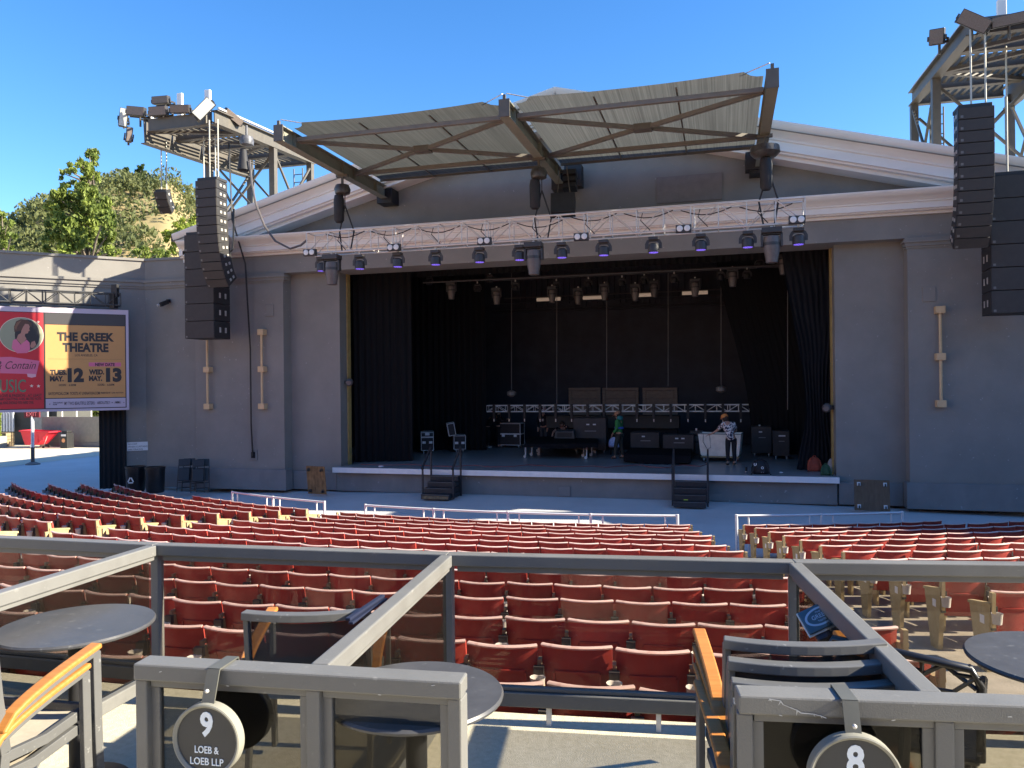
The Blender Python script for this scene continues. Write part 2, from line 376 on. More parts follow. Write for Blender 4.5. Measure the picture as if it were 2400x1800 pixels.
# tympanum and body
tym = MB(); zr = lambda x: 12.82-.262*abs(x-XC)
tym.add([(-19, 24.6, 8.3), (9.08, 24.6, 8.3), (9.08, 24.6, zr(9.08)-.3), (XC, 24.6, 12.5), (-19, 24.6, zr(-19)-.3)], [(0, 1, 2, 3, 4)])
P(tym, 'tympanum', wall_m)
P(MB().bx(-1.98, -.0, 24.55, 24.602, 9.28, 10.1), 'hatch', M('hatch_paint', (.19,.17,.16), .7))
body = MB()
body.bx(-20.0, -19.6, 25.2, 39, 0, 8.6).bx(9.68, 10.08, 25.2, 39, 0, 8.6).bx(-19.6, 9.68, 38.6, 39, 0, 9)
body.bx(-19.6, OL-.6, 25.21, 25.5, 0, 9).bx(OR_+.6, 9.68, 25.21, 25.5, 0, 9)
P(body, 'side_wall', wall_m)
roof = MB()
for s in (-1, 1):
    xe = XC + s*14.1
    roof.add([(XC, 23.34, 12.80), (xe, 23.34, zr(xe)-.02), (xe, 39.3, zr(xe)-.02), (XC, 39.3, 12.80), (XC, 23.34, 12.60), (xe, 23.34, zr(xe)-.22), (xe, 39.3, zr(xe)-.22), (XC, 39.3, 12.60)],
             [(0,1,2,3),(4,7,6,5),(1,5,6,2),(0,3,7,4),(2,6,7,3)])
P(roof, 'roof', M('roof_sheet', (.30,.29,.27), .7))
# cornices: moulded profile (out from the wall, down from the top edge)
def cornice(name, x0, z0, x1, z1, h, par=sb, front=23.3):
    pr = [(24.7, 0), (front, 0), (front, -.05*h), (front+.03, -.10*h), (front+.06, -.19*h), (front+.16, -.27*h), (front+.27, -.36*h), (front+.31, -.43*h), (front+.33, -.45*h), (front+.33, -.50*h), (front+.38, -.52*h), (front+.38, -.80*h), (front+.45, -.82*h), (front+.47, -.87*h), (front+.62, -.885*h), (front+.62, -1.0*h), (24.7, -1.0*h)]
    b = MB(); n = len(pr)
    for x, z in ((x0, z0), (x1, z1)):
        for y, d in pr: b.v.append((x, y, z+d))
    for j in range(n): k = (j+1) % n; b.f.append((j, k, n+k, n+j)); b.m.append(0)
    b.f += [tuple(range(n-1, -1, -1)), tuple(range(n, 2*n))]; b.m += [0, 0]
    return P(b, name, cream_m, par, smooth=50)
lc = cornice('lower_cornice', -18.85, 8.91, 8.93, 8.91, .60)
d = MB()
x = -18.3
while x < 8.4:
    d.bx(x, x+.10, 23.74, 23.93, 8.395, 8.43); x += .19
    if int((x+30)/1.55) % 2: x += 0
P(d, 'dentil_course', cream_m)['kind'] = 'stuff'
for s in (-1, 1): cornice('raking_cornice', XC, 12.84, XC+s*14.05, zr(XC+s*14.05)+.02, .93)
# wall details
for x in (-15.5, 5.58):
    b = MB(); z = 6.36 if x < 0 else 6.05
    b.bx(x-.17, x+.17, 23.965, 24.0, z-.21, z+.21); o = P(b, 'access_panel', wall_m, bevel=.01)
P(MB().bx(-16.35, -16.05, 23.96, 24.0, 1.05, 1.42), 'cable_port', plinth_m, bevel=.01)
P(MB().bx(-16.28, -16.12, 23.95, 23.97, 1.12, 1.34), 'port_opening', dark_m)

def wing(s):
    t = thing('wing_wall', 'angled charcoal wall beside the poster screen, banded below its top' if s < 0 else 'angled charcoal wall on the far right beyond the speakers', 'wall', (XC+s*15.9, 23.9, 0))
    mx = (lambda x: x) if s < 0 else (lambda x: 2*XC-x)
    pts = [(-18.6, 24.05), (-20.75, 23.98)]; dx, dy = -.727, -.686
    G0, G1, L = .72, 7.6, 13.0
    def at(q): return (-20.75+dx*q, 23.98+dy*q)
    def slab(b, p, q, z0, z1, th=.35, off=0):
        p = Vector((p[0], p[1], 0)); q = Vector((q[0], q[1], 0)); e = (q-p).normalized(); nn = Vector((-e.y, e.x, 0))*-1
        if nn.y > 0: nn = -nn                      # nn faces the audience
        a, bb = p+nn*off, q+nn*off; c, dd = q-nn*th, p-nn*th
        vs = [(mx(v.x), v.y, z) for z in (z0, z1) for v in (a, bb, c, dd)]
        b.add(vs, [(0,3,2,1),(4,5,6,7),(0,1,5,4),(1,2,6,5),(2,3,7,6),(3,0,4,7)])
    b = MB(); slab(b, pts[0], pts[1], 0, 8.45)
    if s < 0:
        slab(b, at(0), at(G0), 0, 8.45); slab(b, at(G0), at(G1), 3.3, 8.45); slab(b, at(G1), at(L), 0, 8.45)
    else: slab(b, at(0), at(L), 0, 8.45)
    P(b, 'wall', wall_m, t)
    b = MB()
    for z0, z1, o in ((7.34, 7.42, .04), (7.42, 7.56, .08), (7.56, 7.66, .13), (8.38, 8.47, .05)): slab(b, pts[0], pts[1], z0, z1, .1, o); slab(b, at(-.05), at(L), z0, z1, .1, o)
    P(b, 'moulding', wall_m, t)
    b = MB(); slab(b, pts[0], pts[1], 0, .74, .1, .07); slab(b, at(0), at(G0), 0, .74, .1, .07); P(b, 'plinth', plinth_m, t)
    return t
wing(-1); wing(1)

# ------------------------------------------------------------------ stage
floor_m = M('stage_floor', (.27,.28,.29), .32, var=.35, scale=1.3, bump=.05, bscale=8, stretch=(.35,2.5,1))
lip_m = M('lip_paint', (.75,.73,.73), .6, var=.06)
st = thing('stage', 'dark raised stage with a pale lip and grey front wall', 'stage', (XC, 24.06, 0))
P(MB().bx(-13.14, 3.2, 24.09, 25.19, .70, SZ).bx(-19.0, 9.0, 25.24, 38.5, .70, SZ).bx(OL+.06, OR_-.06, 25.19, 25.24, .70, SZ), 'deck', floor_m, st)
P(MB().bx(-13.14, 3.2, 24.06, 24.088, .655, SZ+.004), 'lip', lip_m, st, bevel=.006)
P(MB().bx(-13.1, 3.16, 24.31, 24.4, 0, .70), 'front_wall', plinth_m, st)
for px, py in ((1323, 1154), (1676, 1171)):
    p = atY(px, py, 24.3); P(MB().bx(p.x-.19, p.x+.19, 24.26, 24.308, max(.02, p.z-.2), p.z+.2), 'hatch_door', plinth_m, st, bevel=.01)

# ------------------------------------------------------------------ stage interior setting
bw_m = M('back_wall_paint', (.040,.042,.055), .8, var=.25, scale=1.1)
bk = thing('stage_back_wall', 'dark back wall of the stage with catwalk ribs high up', 'wall', (XC, 36.4, SZ))
P(MB().bx(-19, 9, 36.4, 36.7, SZ, 9.44), 'wall', bw_m, bk)
for i in range(46):                                  # vertical conduit and ribs under the roof
    x = -9.6+.27*i; P(MB().bx(x, x+.05, 36.28, 36.398, 7.5+random.uniform(-.3,.1), 9.2), 'rib', bw_m, bk)
for z in (7.15, 7.3, 7.62): P(MB().bx(-11, 3.6, 36.2, 36.39, z, z+.05), 'pipe', bw_m, bk)
P(MB().bx(-16.8, 6.9, 25.3, 36.4, 9.46, 9.52), 'ceiling', dark_m, bk)
P(MB().bx(-16.8, -16.6, 25.3, 36.4, SZ, 9.45), 'side_wall', dark_m, bk); P(MB().bx(6.7, 6.9, 25.3, 36.4, SZ, 9.45), 'side_wall', dark_m, bk)  # unseen inner walls added to keep sun from leaking onto the stage
# three framed doorways on the back wall
dw_m = M('door_oak', (.20,.145,.115), .7, col2=(.30,.23,.18), scale=5, stretch=(1,1,6))
for i, (xa, xb) in enumerate(((1333, 1408), (1412, 1497), (1506, 1588))):
    a = atY(xa, 909, 36.35); b_ = atY(xb, 909, 36.35)
    t = thing('stage_doorway', 'brown panelled doorway on the back wall, %s of three' % ['leftmost','middle','rightmost'][i], 'door', ((a.x+b_.x)/2, 36.38, SZ), group='doorways on the back wall')
    w = (b_.x-a.x)/2; h = a.z-SZ
    MB().bx(-w, w, -.12, 0, h-.14, h).build('head_frame', dw_m, t, bevel=.02)
    MB().bx(-w, -w+.16, -.10, 0, 0, h-.143).build('side_frame', dw_m, t, bevel=.02); MB().bx(w-.16, w, -.10, 0, 0, h-.143).build('side_frame', dw_m, t, bevel=.02)
    MB().bx(-w+.163, w-.163, -.07, 0, h-.5, h-.146).build('transom', dw_m, t, bevel=.02)
    dr = MB().bx(-w+.36, w-.36, -.05, 0, 0, h-.503).build('door', dw_m, t)
    MB().bx(-w+.163, -w+.357, -.06, 0, 0, h-.503).build('casing', dw_m, t); MB().bx(w-.357, w-.163, -.06, 0, 0, h-.503).build('casing', dw_m, t)
    for sx in (-1, 1): MB().bx(sx*.2-.13, sx*.2+.13, -.065, -.051, h-1.1, h-.65).build('door_panel', dw_m, dr)
# drapes
def drape(name, label, p, q, z0, z1, mat=matt_m, amp=.06, wl=.26, gather=None, cat='curtain', parts=True):
    p = Vector((p[0], p[1], 0)); q = Vector((q[0], q[1], 0)); L = (q-p).length; e = (q-p).normalized(); nn = Vector((-e.y, e.x, 0)); n = int(L/.035); nz = 14
    b = MB(); ph = random.uniform(0, 6)
    for j in range(nz+1):
        t = j/nz; z = z1+(z0-z1)*t
        for i in range(n+1):
            u = i/n; x = u*L
            if gather: k = gather(t); x = k[0]*L + (k[1]-k[0])*L*u
            off = amp*(math.sin(6.28*x/wl*(1 if not gather else 1/max(.2, k[1]-k[0])) + ph + .5*math.sin(2.1*x)) + .4*math.sin(6.28*x/(wl*.47)+1.3))*(.75+.25*t)
            b.v.append(tuple(p+e*x+nn*off+Vector((0,0,z))-Vector((p.x, p.y, 0))))
    for j in range(nz):
        for i in range(n): a = j*(n+1)+i; b.f.append((a, a+1, a+n+2, a+n+1)); b.m.append(0)
    return tag(b.build(name, mat, smooth=180, loc=(p.x, p.y, 0)), label, cat)
drape('stage_leg_curtain', 'black drape filling the left edge of the stage opening', (-13.2, 25.9, 0), (-11.2, 26.6, 0), SZ+.02, 9.4, M('velour', (.004,.004,.0055), .95, var=.2))
drape('stage_leg_curtain', 'black drape behind the open road cases, left of the back wall', (-14.0, 31.0, 0), (-9.9, 31.6, 0), SZ+.02, 9.4, MATS['velour'])
drape('stage_leg_curtain', 'black drape tied in at waist height beside the right gold edge', (1.2, 26.0, 0), (3.5, 25.7, 0), SZ+.02, 9.4, M('velour_blue', (.0055,.006,.009), .95, var=.2), gather=lambda t: (.25+.30*sstep(.1,.78,t)-.12*sstep(.8,1,t), 1.0-.12*sstep(.3,.78,t)+.1*sstep(.8,1,t)))
drape('stage_leg_curtain', 'plain black drape with a diagonal edge, right of the back wall', (-.3, 31.5, 0), (5.5, 31.2, 0), SZ+.02, 9.4, MATS['velour'], amp=.02, gather=lambda t: (.0+.22*sstep(0, .9, t), 1.0))
drape('stage_border', 'black overhead border just inside the stage opening', (-13.5, 27.2, 0), (4.0, 27.2, 0), 7.75, 9.4, MATS['velour'], amp=.03)
# ------------------------------------------------------------------ hill, far trees and the yard
def hillz(x, y):
    d = Vector((x, y, 0)); a = math.degrees(math.atan2(-x, y)); r = d.length
    # ridge heights against azimuth (degrees left of the stage axis), crest about 210 m away
    tab = [(15, 0), (27, 6), (32, 20), (34.5, 33), (36.8, 42), (38.3, 48), (39.3, 51.5), (40.6, 50), (42.2, 52), (43.5, 50.5), (44.6, 43), (47, 40.5), (49.5, 35), (53, 28), (60, 22), (75, 18), (95, 10)]
    h = tab[0][1] if a < tab[0][0] else tab[-1][1]
    for (a0, h0), (a1, h1) in zip(tab, tab[1:]):
        if a0 <= a <= a1: h = h0+(h1-h0)*(a-a0)/(a1-a0)
    k = sstep(85, 205, r)*(1-.55*sstep(215, 420, r))
    rough = 2.2*math.sin(x*.11+1)*math.sin(y*.09)+1.2*math.sin(x*.27+y*.19)
    return h*k + rough*sstep(85, 150, r)*(h > 5) * (1-sstep(190, 205, r)*.7)
mb = MB(); na, nr = 90, 46
for j in range(nr+1):
    r = 80*(420/80)**(j/nr)
    for i in range(na+1):
        a = R(14+78*i/na); x, y = -math.sin(a)*r, math.cos(a)*r; mb.v.append((x, y, hillz(x, y)-.3))
for j in range(nr):
    for i in range(na): a = j*(na+1)+i; mb.f.append((a, a+na+1, a+na+2, a+1)); mb.m.append(0)
tag(mb.build('hill', M('dry_slope', (.34,.25,.12), .95, col2=(.20,.17,.08), scale=.06, bump=.4, bscale=1.2), smooth=180), kind='structure')

def leafmat(name, c1, c2, scale):
    mt = M(name, c1, .6, col2=c2, scale=scale, spec=.3); n = mt.node_tree.nodes; l = mt.node_tree.links
    b = n['Principled BSDF']; tr = n.new('ShaderNodeBsdfTranslucent'); mx = n.new('ShaderNodeMixShader'); mx.inputs[0].default_value = .35
    src = b.inputs['Base Color'].links[0].from_socket; l.new(src, tr.inputs[0]); o = n['Material Output']
    l.new(b.outputs[0], mx.inputs[1]); l.new(tr.outputs[0], mx.inputs[2]); l.new(mx.outputs[0], o.inputs[0]); return mt
def leaf(b, c, s):
    q = Euler((random.uniform(0, 6.3), random.uniform(0, 6.3), random.uniform(0, 6.3))).to_matrix()
    b.add([c+q @ Vector(v) for v in ((-s,0,0),(0,-s*.5,.1*s),(s,0,0),(0,s*.5,.1*s))], [(0,1,2,3)])
def blob(b, c, rx, ry, rz, n, s):
    for _ in range(n):
        v = Vector((random.gauss(0,1), random.gauss(0,1), random.gauss(0,1))).normalized()*random.uniform(.55, 1)**.5
        leaf(b, Vector(c)+Vector((v.x*rx, v.y*ry, v.z*rz)), s*random.uniform(.6, 1.3))
sh_m = leafmat('chaparral', (.06,.08,.028), (.17,.18,.065), .30)
b = MB()
for i in range(3200):
    a = R(random.uniform(29, 58)); r = random.uniform(95, 225); x, y = -math.sin(a)*r, math.cos(a)*r
    dens = math.sin(x*.045+2)+math.sin(y*.05+x*.02)+random.uniform(-1.2, 1.2)
    if dens < -.55: continue
    s = random.uniform(1.2, 3.4); z = hillz(x, y)
    blob(b, (x, y, z+s*.35), s*1.2, s*1.2, s*.8, int(30*s), .5)
tag(b.build('hillside_shrubs', sh_m), 'green brush scattered over the dry hillside', 'shrubs', kind='stuff')

def tree(name, label, base, blobs, n, s, mat, trunk_r, bark=None, group=None, limbs=True):
    base = Vector(base); t = thing(name, label, 'tree', base, group=group); bark = bark or M('bark', (.16,.13,.10), .9, var=.3, scale=3)
    top = max((Vector(c) for c, r in blobs), key=lambda c: c.z); b = MB()
    pts = [Vector((0,0,-.5))]
    for i in range(1, 7): f = i/6; pts.append((top-base)*f + Vector((random.uniform(-.25,.25), random.uniform(-.25,.25), 0))*(1 if i < 6 else 0))
    for i in range(6): b.tube(pts[i], pts[i+1], trunk_r*(1-i/6.3), 8, trunk_r*(1-(i+1)/6.3))
    if limbs:
        for c, r in blobs:
            v = Vector(c)-base; f = max(.15, min(.85, (v.z-r*.8)/max(.1, (top-base).z))); q = pts[int(f*6)]
            mid = (q+v)/2+Vector((0,0,.3)); b.tube(q, mid, trunk_r*.28, 6, trunk_r*.18); b.tube(mid, v, trunk_r*.18, 6, trunk_r*.06)
    b.build('trunk', bark, t, smooth=60)
    b = MB()
    for c, r in blobs:
        v = Vector(c)-base; k = max(8, int(n*(r*r)))
        for _ in range(max(3, int(k/26))):      # little clumps of leaves inside each bough
            w = Vector((random.gauss(0,1), random.gauss(0,1), random.gauss(0,1))).normalized()*random.uniform(.3, 1)*r
            blob(b, v+w, r*.34, r*.34, r*.28, 26, s)
    b.build('crown', mat, t)
    return t
g1 = leafmat('leaf_mid', (.06,.10,.022), (.26,.31,.06), .9); g2 = leafmat('leaf_bright', (.16,.22,.03), (.32,.36,.06), .9); g3 = leafmat('leaf_dark', (.03,.06,.02), (.08,.12,.03), .9)
D = 46.0
def tb(l, d=D, k=1.0): return [(atD(px+random.uniform(-3,3), py, d+random.uniform(-1.6,1.6)*k), r*d/FPX) for px, py, r in l]
tree('tall_tree', 'tall ragged leafy tree rising above the left wing wall', atD(196, 905, D),
     tb([(207,365,20),(218,372,16),(190,385,17),(205,400,20),(222,405,16),(160,398,16),(150,408,14),(185,420,18),(225,418,15),(160,430,14),(145,445,18),(130,460,20),(190,445,22),(210,455,26),(165,470,26),(128,490,24),(240,480,24),(200,490,32),(150,520,34),(245,510,28),(118,530,20),(215,530,32),(258,545,18),(180,560,34),(130,570,26),(248,575,24),(108,585,16),(268,590,14),(210,600,30),(150,605,30),(250,610,20)]), 700, .17, g1, .32)
tree('street_tree', 'leafy tree cut by the left edge of the photograph', atD(5, 905, 52.0), tb([(4,505,16),(24,520,13),(-8,540,24),(28,550,14),(10,580,20),(-22,500,24)], 52.0), 600, .17, g1, .25)
D2 = 205.0
for lab, l in (('squat dark conifer on the hill crest, left of two', [(296,400,9),(288,408,8),(304,408,8),(296,416,12),(290,428,9),(304,428,9)]), ('narrow upright conifer on the hill crest, right of two', [(328,390,8),(325,400,9),(332,402,9),(327,413,11),(333,415,9),(330,425,11)])):
    p = atD(l[0][0], 436, D2); p.z = hillz(p.x, p.y)-1
    tree('conifer', lab, p, tb(l, D2, .6), 220, .42, g3, .5, limbs=False, group='conifers on the hill crest')
tree('sapling', 'sunlit yellow green tree above the roof corner behind the speakers', atD(425, 905, 62.0), tb([(410,540,18),(430,530,18),(450,520,16),(395,555,16),(440,550,20),(415,575,20),(460,545,16)], 62.0), 500, .2, g2, .25)
tree('sapling', 'olive shrub tree just behind the wing wall, below the hanging fill speakers', atD(330, 905, 60.0), tb([(325,588,14),(350,592,14),(375,592,14),(345,604,18),(390,600,14)], 60.0), 500, .2, g1, .2)

# yard beyond the gate
yd_m = M('yard_concrete', (.56,.50,.38), .85, col2=(.62,.56,.44), scale=.6)
q = [atZ(x, y, .012) for x, y in ((-500, 1100), (330, 1058), (330, 1040), (-500, 1040))]
mb = MB(); mb.add([(-75, 22, .012), (-33, 22, .012), (-33, 62, .012), (-75, 62, .012)], [(0,1,2,3)]); tag(mb.build('yard', yd_m), kind='structure')
pw = atZ(230, 1050, .012)
YW = pw.y
t = thing('yard_wall', 'plain grey wall at the back of the sunlit yard', 'wall', (pw.x, YW+.6, 0))
a = atY(98, 1050, YW+.6).x-pw.x; b_ = atY(330, 1050, YW+.6).x-pw.x; hz = atY(160, 977, YW+.6).z
MB().bx(a, b_, 0, .25, 0, hz).build('wall', M('yard_wall_paint', (.25,.235,.20), .85), t); MB().bx(a, b_, -.06, -.004, 0, .3).build('kerb', plinth_m, t)
for i in range(7): x = a+.4+i*(b_-a-.8)/6; MB().tube((x, .1, hz), (x, .1, hz+2.2), .05, 6).build('fence_post', alu_m, t)
for i, (px, py, r) in enumerate(((125, 950, 38), (165, 945, 36), (205, 948, 38), (245, 945, 40))):
    dd = 64.0; tree('hedge_tree', 'sunlit bush behind the yard wall, %s from the left' % ORD[i], atD(px, 985, dd), [(atD(px+random.uniform(-14,14), py+random.uniform(-16,16), dd+random.uniform(-1,1)), r*.6*dd/FPX) for _ in range(5)], 300, .2, g2 if i % 2 else g1, .12, group='bushes behind the yard wall')
YB = YW+.5
def yp(px, py, dy=0): return atY(px, py, YB+dy)
# open shed door and lean-to on the left of the yard
t = thing('shed', 'grey shed with a half open door at the left of the yard', 'shed', (atZ(60, 1055, 0).x, YB+1.0, 0))
x0 = yp(-60, 1000).x - t.location.x; x1 = yp(97, 1000).x-t.location.x
MB().bx(x0, x1, .2, 3, 0, 3.2).build('wall', M('shed_wall', (.06,.06,.055), .8), t)
xa, xb = yp(45, 1000).x-t.location.x, yp(84, 1000).x-t.location.x
MB().bx(xa, xb, -.15, -.08, .05, 2.3).build('door', M('shed_door', (.33,.33,.30), .7), t, bevel=.01)
for i in range(9): x = x0+.2+i*.24; MB().bx(x, x+.13, -.12, -.03, .9, 3.0).build('slat', white_m, t)
bk_ = thing('wooden_planter', 'low weathered plank crate by the shed', 'crate', (yp(22, 1040).x, YB-.6, 0))
for i in range(4): MB().bx(-.75, .75, -.3, .3, .06+.22*i, .26+.22*i).build('plank', M('crate_wood', (.26,.19,.11), .85, var=.3, scale=8), bk_)
pg = thing('topiary_column', 'slim green leafy column in a square grey pot', 'plant', (yp(39, 1050).x, YB-1.4, 0))
MB().prism([(-.32,-.32),(.32,-.32),(.38,.38),(-.38,.38)], .75).build('pot', M('pot_grey', (.28,.28,.25), .8), pg)
b = MB()
for _ in range(900): a_ = random.uniform(0, 6.28); z = random.uniform(.75, 3.0); leaf(b, Vector((.24*math.cos(a_)*random.uniform(.7,1), .24*math.sin(a_)*random.uniform(.7,1), z)), .09)
b.build('foliage', g2, pg); MB().tube((0,0,.7), (0,0,2.9), .05).build('stem', MATS['bark'], pg)
ex = atZ(77, 1089, 0)
t = thing('exit_sign', 'red EXIT sign on a white pole with a grey foot', 'sign', ex)
MB().tube((0,0,.85), (0,0,2.35), .07, 12).build('pole', white_m, t); MB().tube((0,0,.1), (0,0,.85), .085, 12).build('sleeve', M('sleeve_grey', (.10,.09,.09), .6), t)
MB().lathe([(.32,0),(.32,.05),(.12,.14),(.0,.14)], 16).build('foot', plinth_m, t)
fx = (_r).normalized(); rz = math.atan2(fx.y, fx.x)
bd = MB().bx(-.36, .36, -.06, .06, 2.3, 2.62).build('board', M('exit_red', (.13,.012,.018), .5), t, rotz=rz)
o = obj('lettering', text_mesh('EXIT', M('exit_letter', (.75,.18,.2), .5, var=0), -.26, .26, 2.37, 2.56, .006), bd); o.rotation_euler = (R(90), 0, 0); o.location = (0, -.062, 0)
tc = thing('tilt_cart', 'red plastic tilt cart parked against the yard wall', 'cart', (atZ(136, 1046, 0).x, YB-.9, 0), .12)
rp = M('cart_red', (.62,.03,.05), .45, var=.1)
b = MB(); b.add([(-.72,-.42,.22),(.2,-.42,.22),(.2,.42,.22),(-.72,.42,.22),(-.98,-.48,1.1),(1.0,-.48,1.02),(1.0,.48,1.02),(-.98,.48,1.1)], [(0,3,2,1),(0,1,5,4),(1,2,6,5),(2,3,7,6),(3,0,4,7)]); b.build('tub', rp, tc, bevel=.03)
b = MB(); b.flat([(-1.02,-.5,1.1),(1.04,-.5,1.02)], .08, .08).flat([(-1.02,.5,1.1),(1.04,.5,1.02)], .08, .08).flat([(-1.0,-.52,1.1),(-1.0,.52,1.1)], .08, .08).flat([(1.02,-.52,1.02),(1.02,.52,1.02)], .08, .08); b.build('rim', rp, tc)
for sx in (-.1, .28): MB().bx(.28+sx, .34+sx, -.47, -.43, .4+sx*.3, .95).build('rib', rp, tc)
for sy in (-.4, .4): MB().lathe([(.15,-.03),(.15,.03)], 14, (-.2, sy, .15), (0,1,0)).build('wheel', white_m, tc); MB().lathe([(.08,-.02),(.08,.02)], 10, (.42, sy*.6, .09), (0,1,0)).build('caster', brk_m, tc)
MB().tube((.55,-.3,.25), (.75,-.3,.75), .02).build('brace', alu_m, tc)
tr = thing('yard_bin', 'black litter bin with a round orange badge by the yard curtain', 'bin', (atZ(213, 1045, 0).x, YB-.8, 0))
MB().bx(-.27, .27, -.27, .27, 0, .95).build('body', black_m, tr, bevel=.03); MB().bx(-.2, .2, -.2, .2, .95, 1.1).build('hood', black_m, tr, bevel=.03)
MB().lathe([(.13,0),(.13,.012)], 20, (0,-.272,.5), (0,-1,0)).build('badge', M('badge_orange', (.7,.32,.14), .5, var=0), tr); MB().bx(-.18, .18, -.282, -.271, .76, .88).build('label', white_m, tr)
# curtain at the gate
drape('gate_curtain', 'black gathered drape hanging at the gate beside the wing wall', atP(296, 1000, V(-20.75,23.98,0)+V(.686,-.727,0)*.1, V(.686,-.727,0))*1.0, atP(232, 1000, V(-20.75,23.98,0)+V(.686,-.727,0)*.1, V(.686,-.727,0)), .02, 3.4, M('gate_velour', (.016,.016,.018), .8, var=.2), amp=.06, wl=.17)
# ================================================================== OVERHEAD STEEL AND RIGGING
# ------------------------------------------------------------------ shade canopy
can = thing('shade_canopy', 'grey mesh shade canopy on three steel beams over the stage front', 'canopy', (XC, 24.5, 10))
BX = (-11.05, -4.97, 1.08); Y0, Y1, ZB, ZT = 17.6, 24.45, 10.0, 10.40
for i, x in enumerate(BX):
    b = MB(); b.bx(x-.125, x+.125, Y0, Y1, ZT-.025, ZT).bx(x-.125, x+.125, Y0, Y1, ZB, ZB+.025).bx(x-.02, x+.02, Y0+.05, Y1, ZB+.03, ZT-.03)
    for y in (18.25, 20.95, 21.7, 23.2): b.bx(x-.115, x+.115, y-.01, y+.01, ZB+.025, ZT-.025)
    bm = P(b, 'beam', olive_m, can)
    P(MB().bx(x-.135, x+.135, Y0-.03, Y0-.001, ZB-.0, ZT+.02), 'end_plate', steel_m, can)
    P(MB().bx(x-.035, x+.035, Y0-.02, Y0+.04, ZT+.02, ZT+.13), 'horn', steel_m, can)
    P(MB().bx(x-.28, x+.28, 24.0, 24.6, ZB-.15, ZT-.06), 'wall_bracket', black_m, can, bevel=.01)
tube_m = M('canopy_tube', (.15,.135,.115), .5, var=.12)
fab_m = bpy.data.materials.new('shade_mesh'); fab_m.use_nodes = True
n = fab_m.node_tree.nodes; l = fab_m.node_tree.links; b = n['Principled BSDF']; b.inputs['Roughness'].default_value = .9
tc = n.new('ShaderNodeTexCoord'); mp = n.new('ShaderNodeMapping'); mp.inputs['Scale'].default_value = (34, .25, 1); nz = n.new('ShaderNodeTexNoise'); nz.inputs['Scale'].default_value = 1.0; nz.inputs['Detail'].default_value = 4
cr = n.new('ShaderNodeValToRGB'); cr.color_ramp.elements[0].color = (.095,.098,.092,1); cr.color_ramp.elements[1].color = (.155,.16,.15,1); cr.color_ramp.elements[0].position = .35; cr.color_ramp.elements[1].position = .68
l.new(tc.outputs['Object'], mp.inputs[0]); l.new(mp.outputs[0], nz.inputs['Vector']); l.new(nz.outputs['Fac'], cr.inputs[0]); l.new(cr.outputs[0], b.inputs['Base Color'])
tr = n.new('ShaderNodeBsdfTranslucent'); mx = n.new('ShaderNodeMixShader'); mx.inputs[0].default_value = .42; l.new(cr.outputs[0], tr.inputs[0]); l.new(b.outputs[0], mx.inputs[1]); l.new(tr.outputs[0], mx.inputs[2]); l.new(mx.outputs[0], n['Material Output'].inputs[0])
for i in range(2):
    xa, xb = BX[i]+.16, BX[i+1]-.16; NX, NY = 40, 26; b = MB()
    for j in range(NY+1):
        v = j/NY
        for k in range(NX+1):
            u = k/NX; e = min(u, 1-u)
            yf = 17.66 + .22*(1-abs(2*u-1)**2.2) + (.42*math.sqrt(max(0, 1-(e/.065)**2)) if e < .065 else 0)
            y = yf+(23.35-yf)*v
            b.v.append((xa+(xb-xa)*u, y, 10.47-.05*math.sin(math.pi*u)*math.sin(math.pi*v)))
    for j in range(NY):
        for k in range(NX): a = j*(NX+1)+k; b.f.append((a, a+1, a+NX+2, a+NX+1)); b.m.append(0)
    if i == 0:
        fm = fab_m.copy(); fm.name = 'canopy_mesh_darker'; e_ = [q for q in fm.node_tree.nodes if q.type == 'VALTORGB'][0].color_ramp.elements; e_[0].color = (.075,.077,.07,1); e_[1].color = (.115,.118,.107,1)  # left panel uses a copy of the mesh with darker greys
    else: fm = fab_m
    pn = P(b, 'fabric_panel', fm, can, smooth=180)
    P(MB().bx(xa, xb, 23.36, 23.42, 10.40, 10.50), 'rear_batten', steel_m, can)
    for f in (1/3, 2/3): x = xa+(xb-xa)*f; P(MB().bx(x-.02, x+.02, 18.02, 23.34, 10.385, 10.41), 'seam_strap', steel_m, can)
    for y in (18.25, 21.7): P(MB().bx(xa-.01, xb+.01, y-.055, y+.055, 10.16, 10.27), 'cross_tube', tube_m, can, bevel=.01)
    c = Vector(((xa+xb)/2, 19.98, 10.2))
    for sx, sy in ((-1,-1), (1,-1), (-1,1), (1,1)): P(MB().bar((xa if sx < 0 else xb, 18.33 if sy < 0 else 21.62, 10.2), c+Vector((sx*.22, sy*.1, 0)), .10, .10), 'brace', tube_m, can)
    P(MB().box(c, (.46, .3, .16)), 'hub_plate', steel_m, can)
    b = MB()
    for k in range(3): b.rope([(BX[i]+.05, 17.62, 10.56), (xa+.45, 17.95, 10.5)], .012)
    P(b, 'lacing', alu_m, can); P(MB().rope([(BX[i+1]-.05, 17.62, 10.56), (xb-.45, 17.95, 10.5)], .012), 'lacing', alu_m, can)

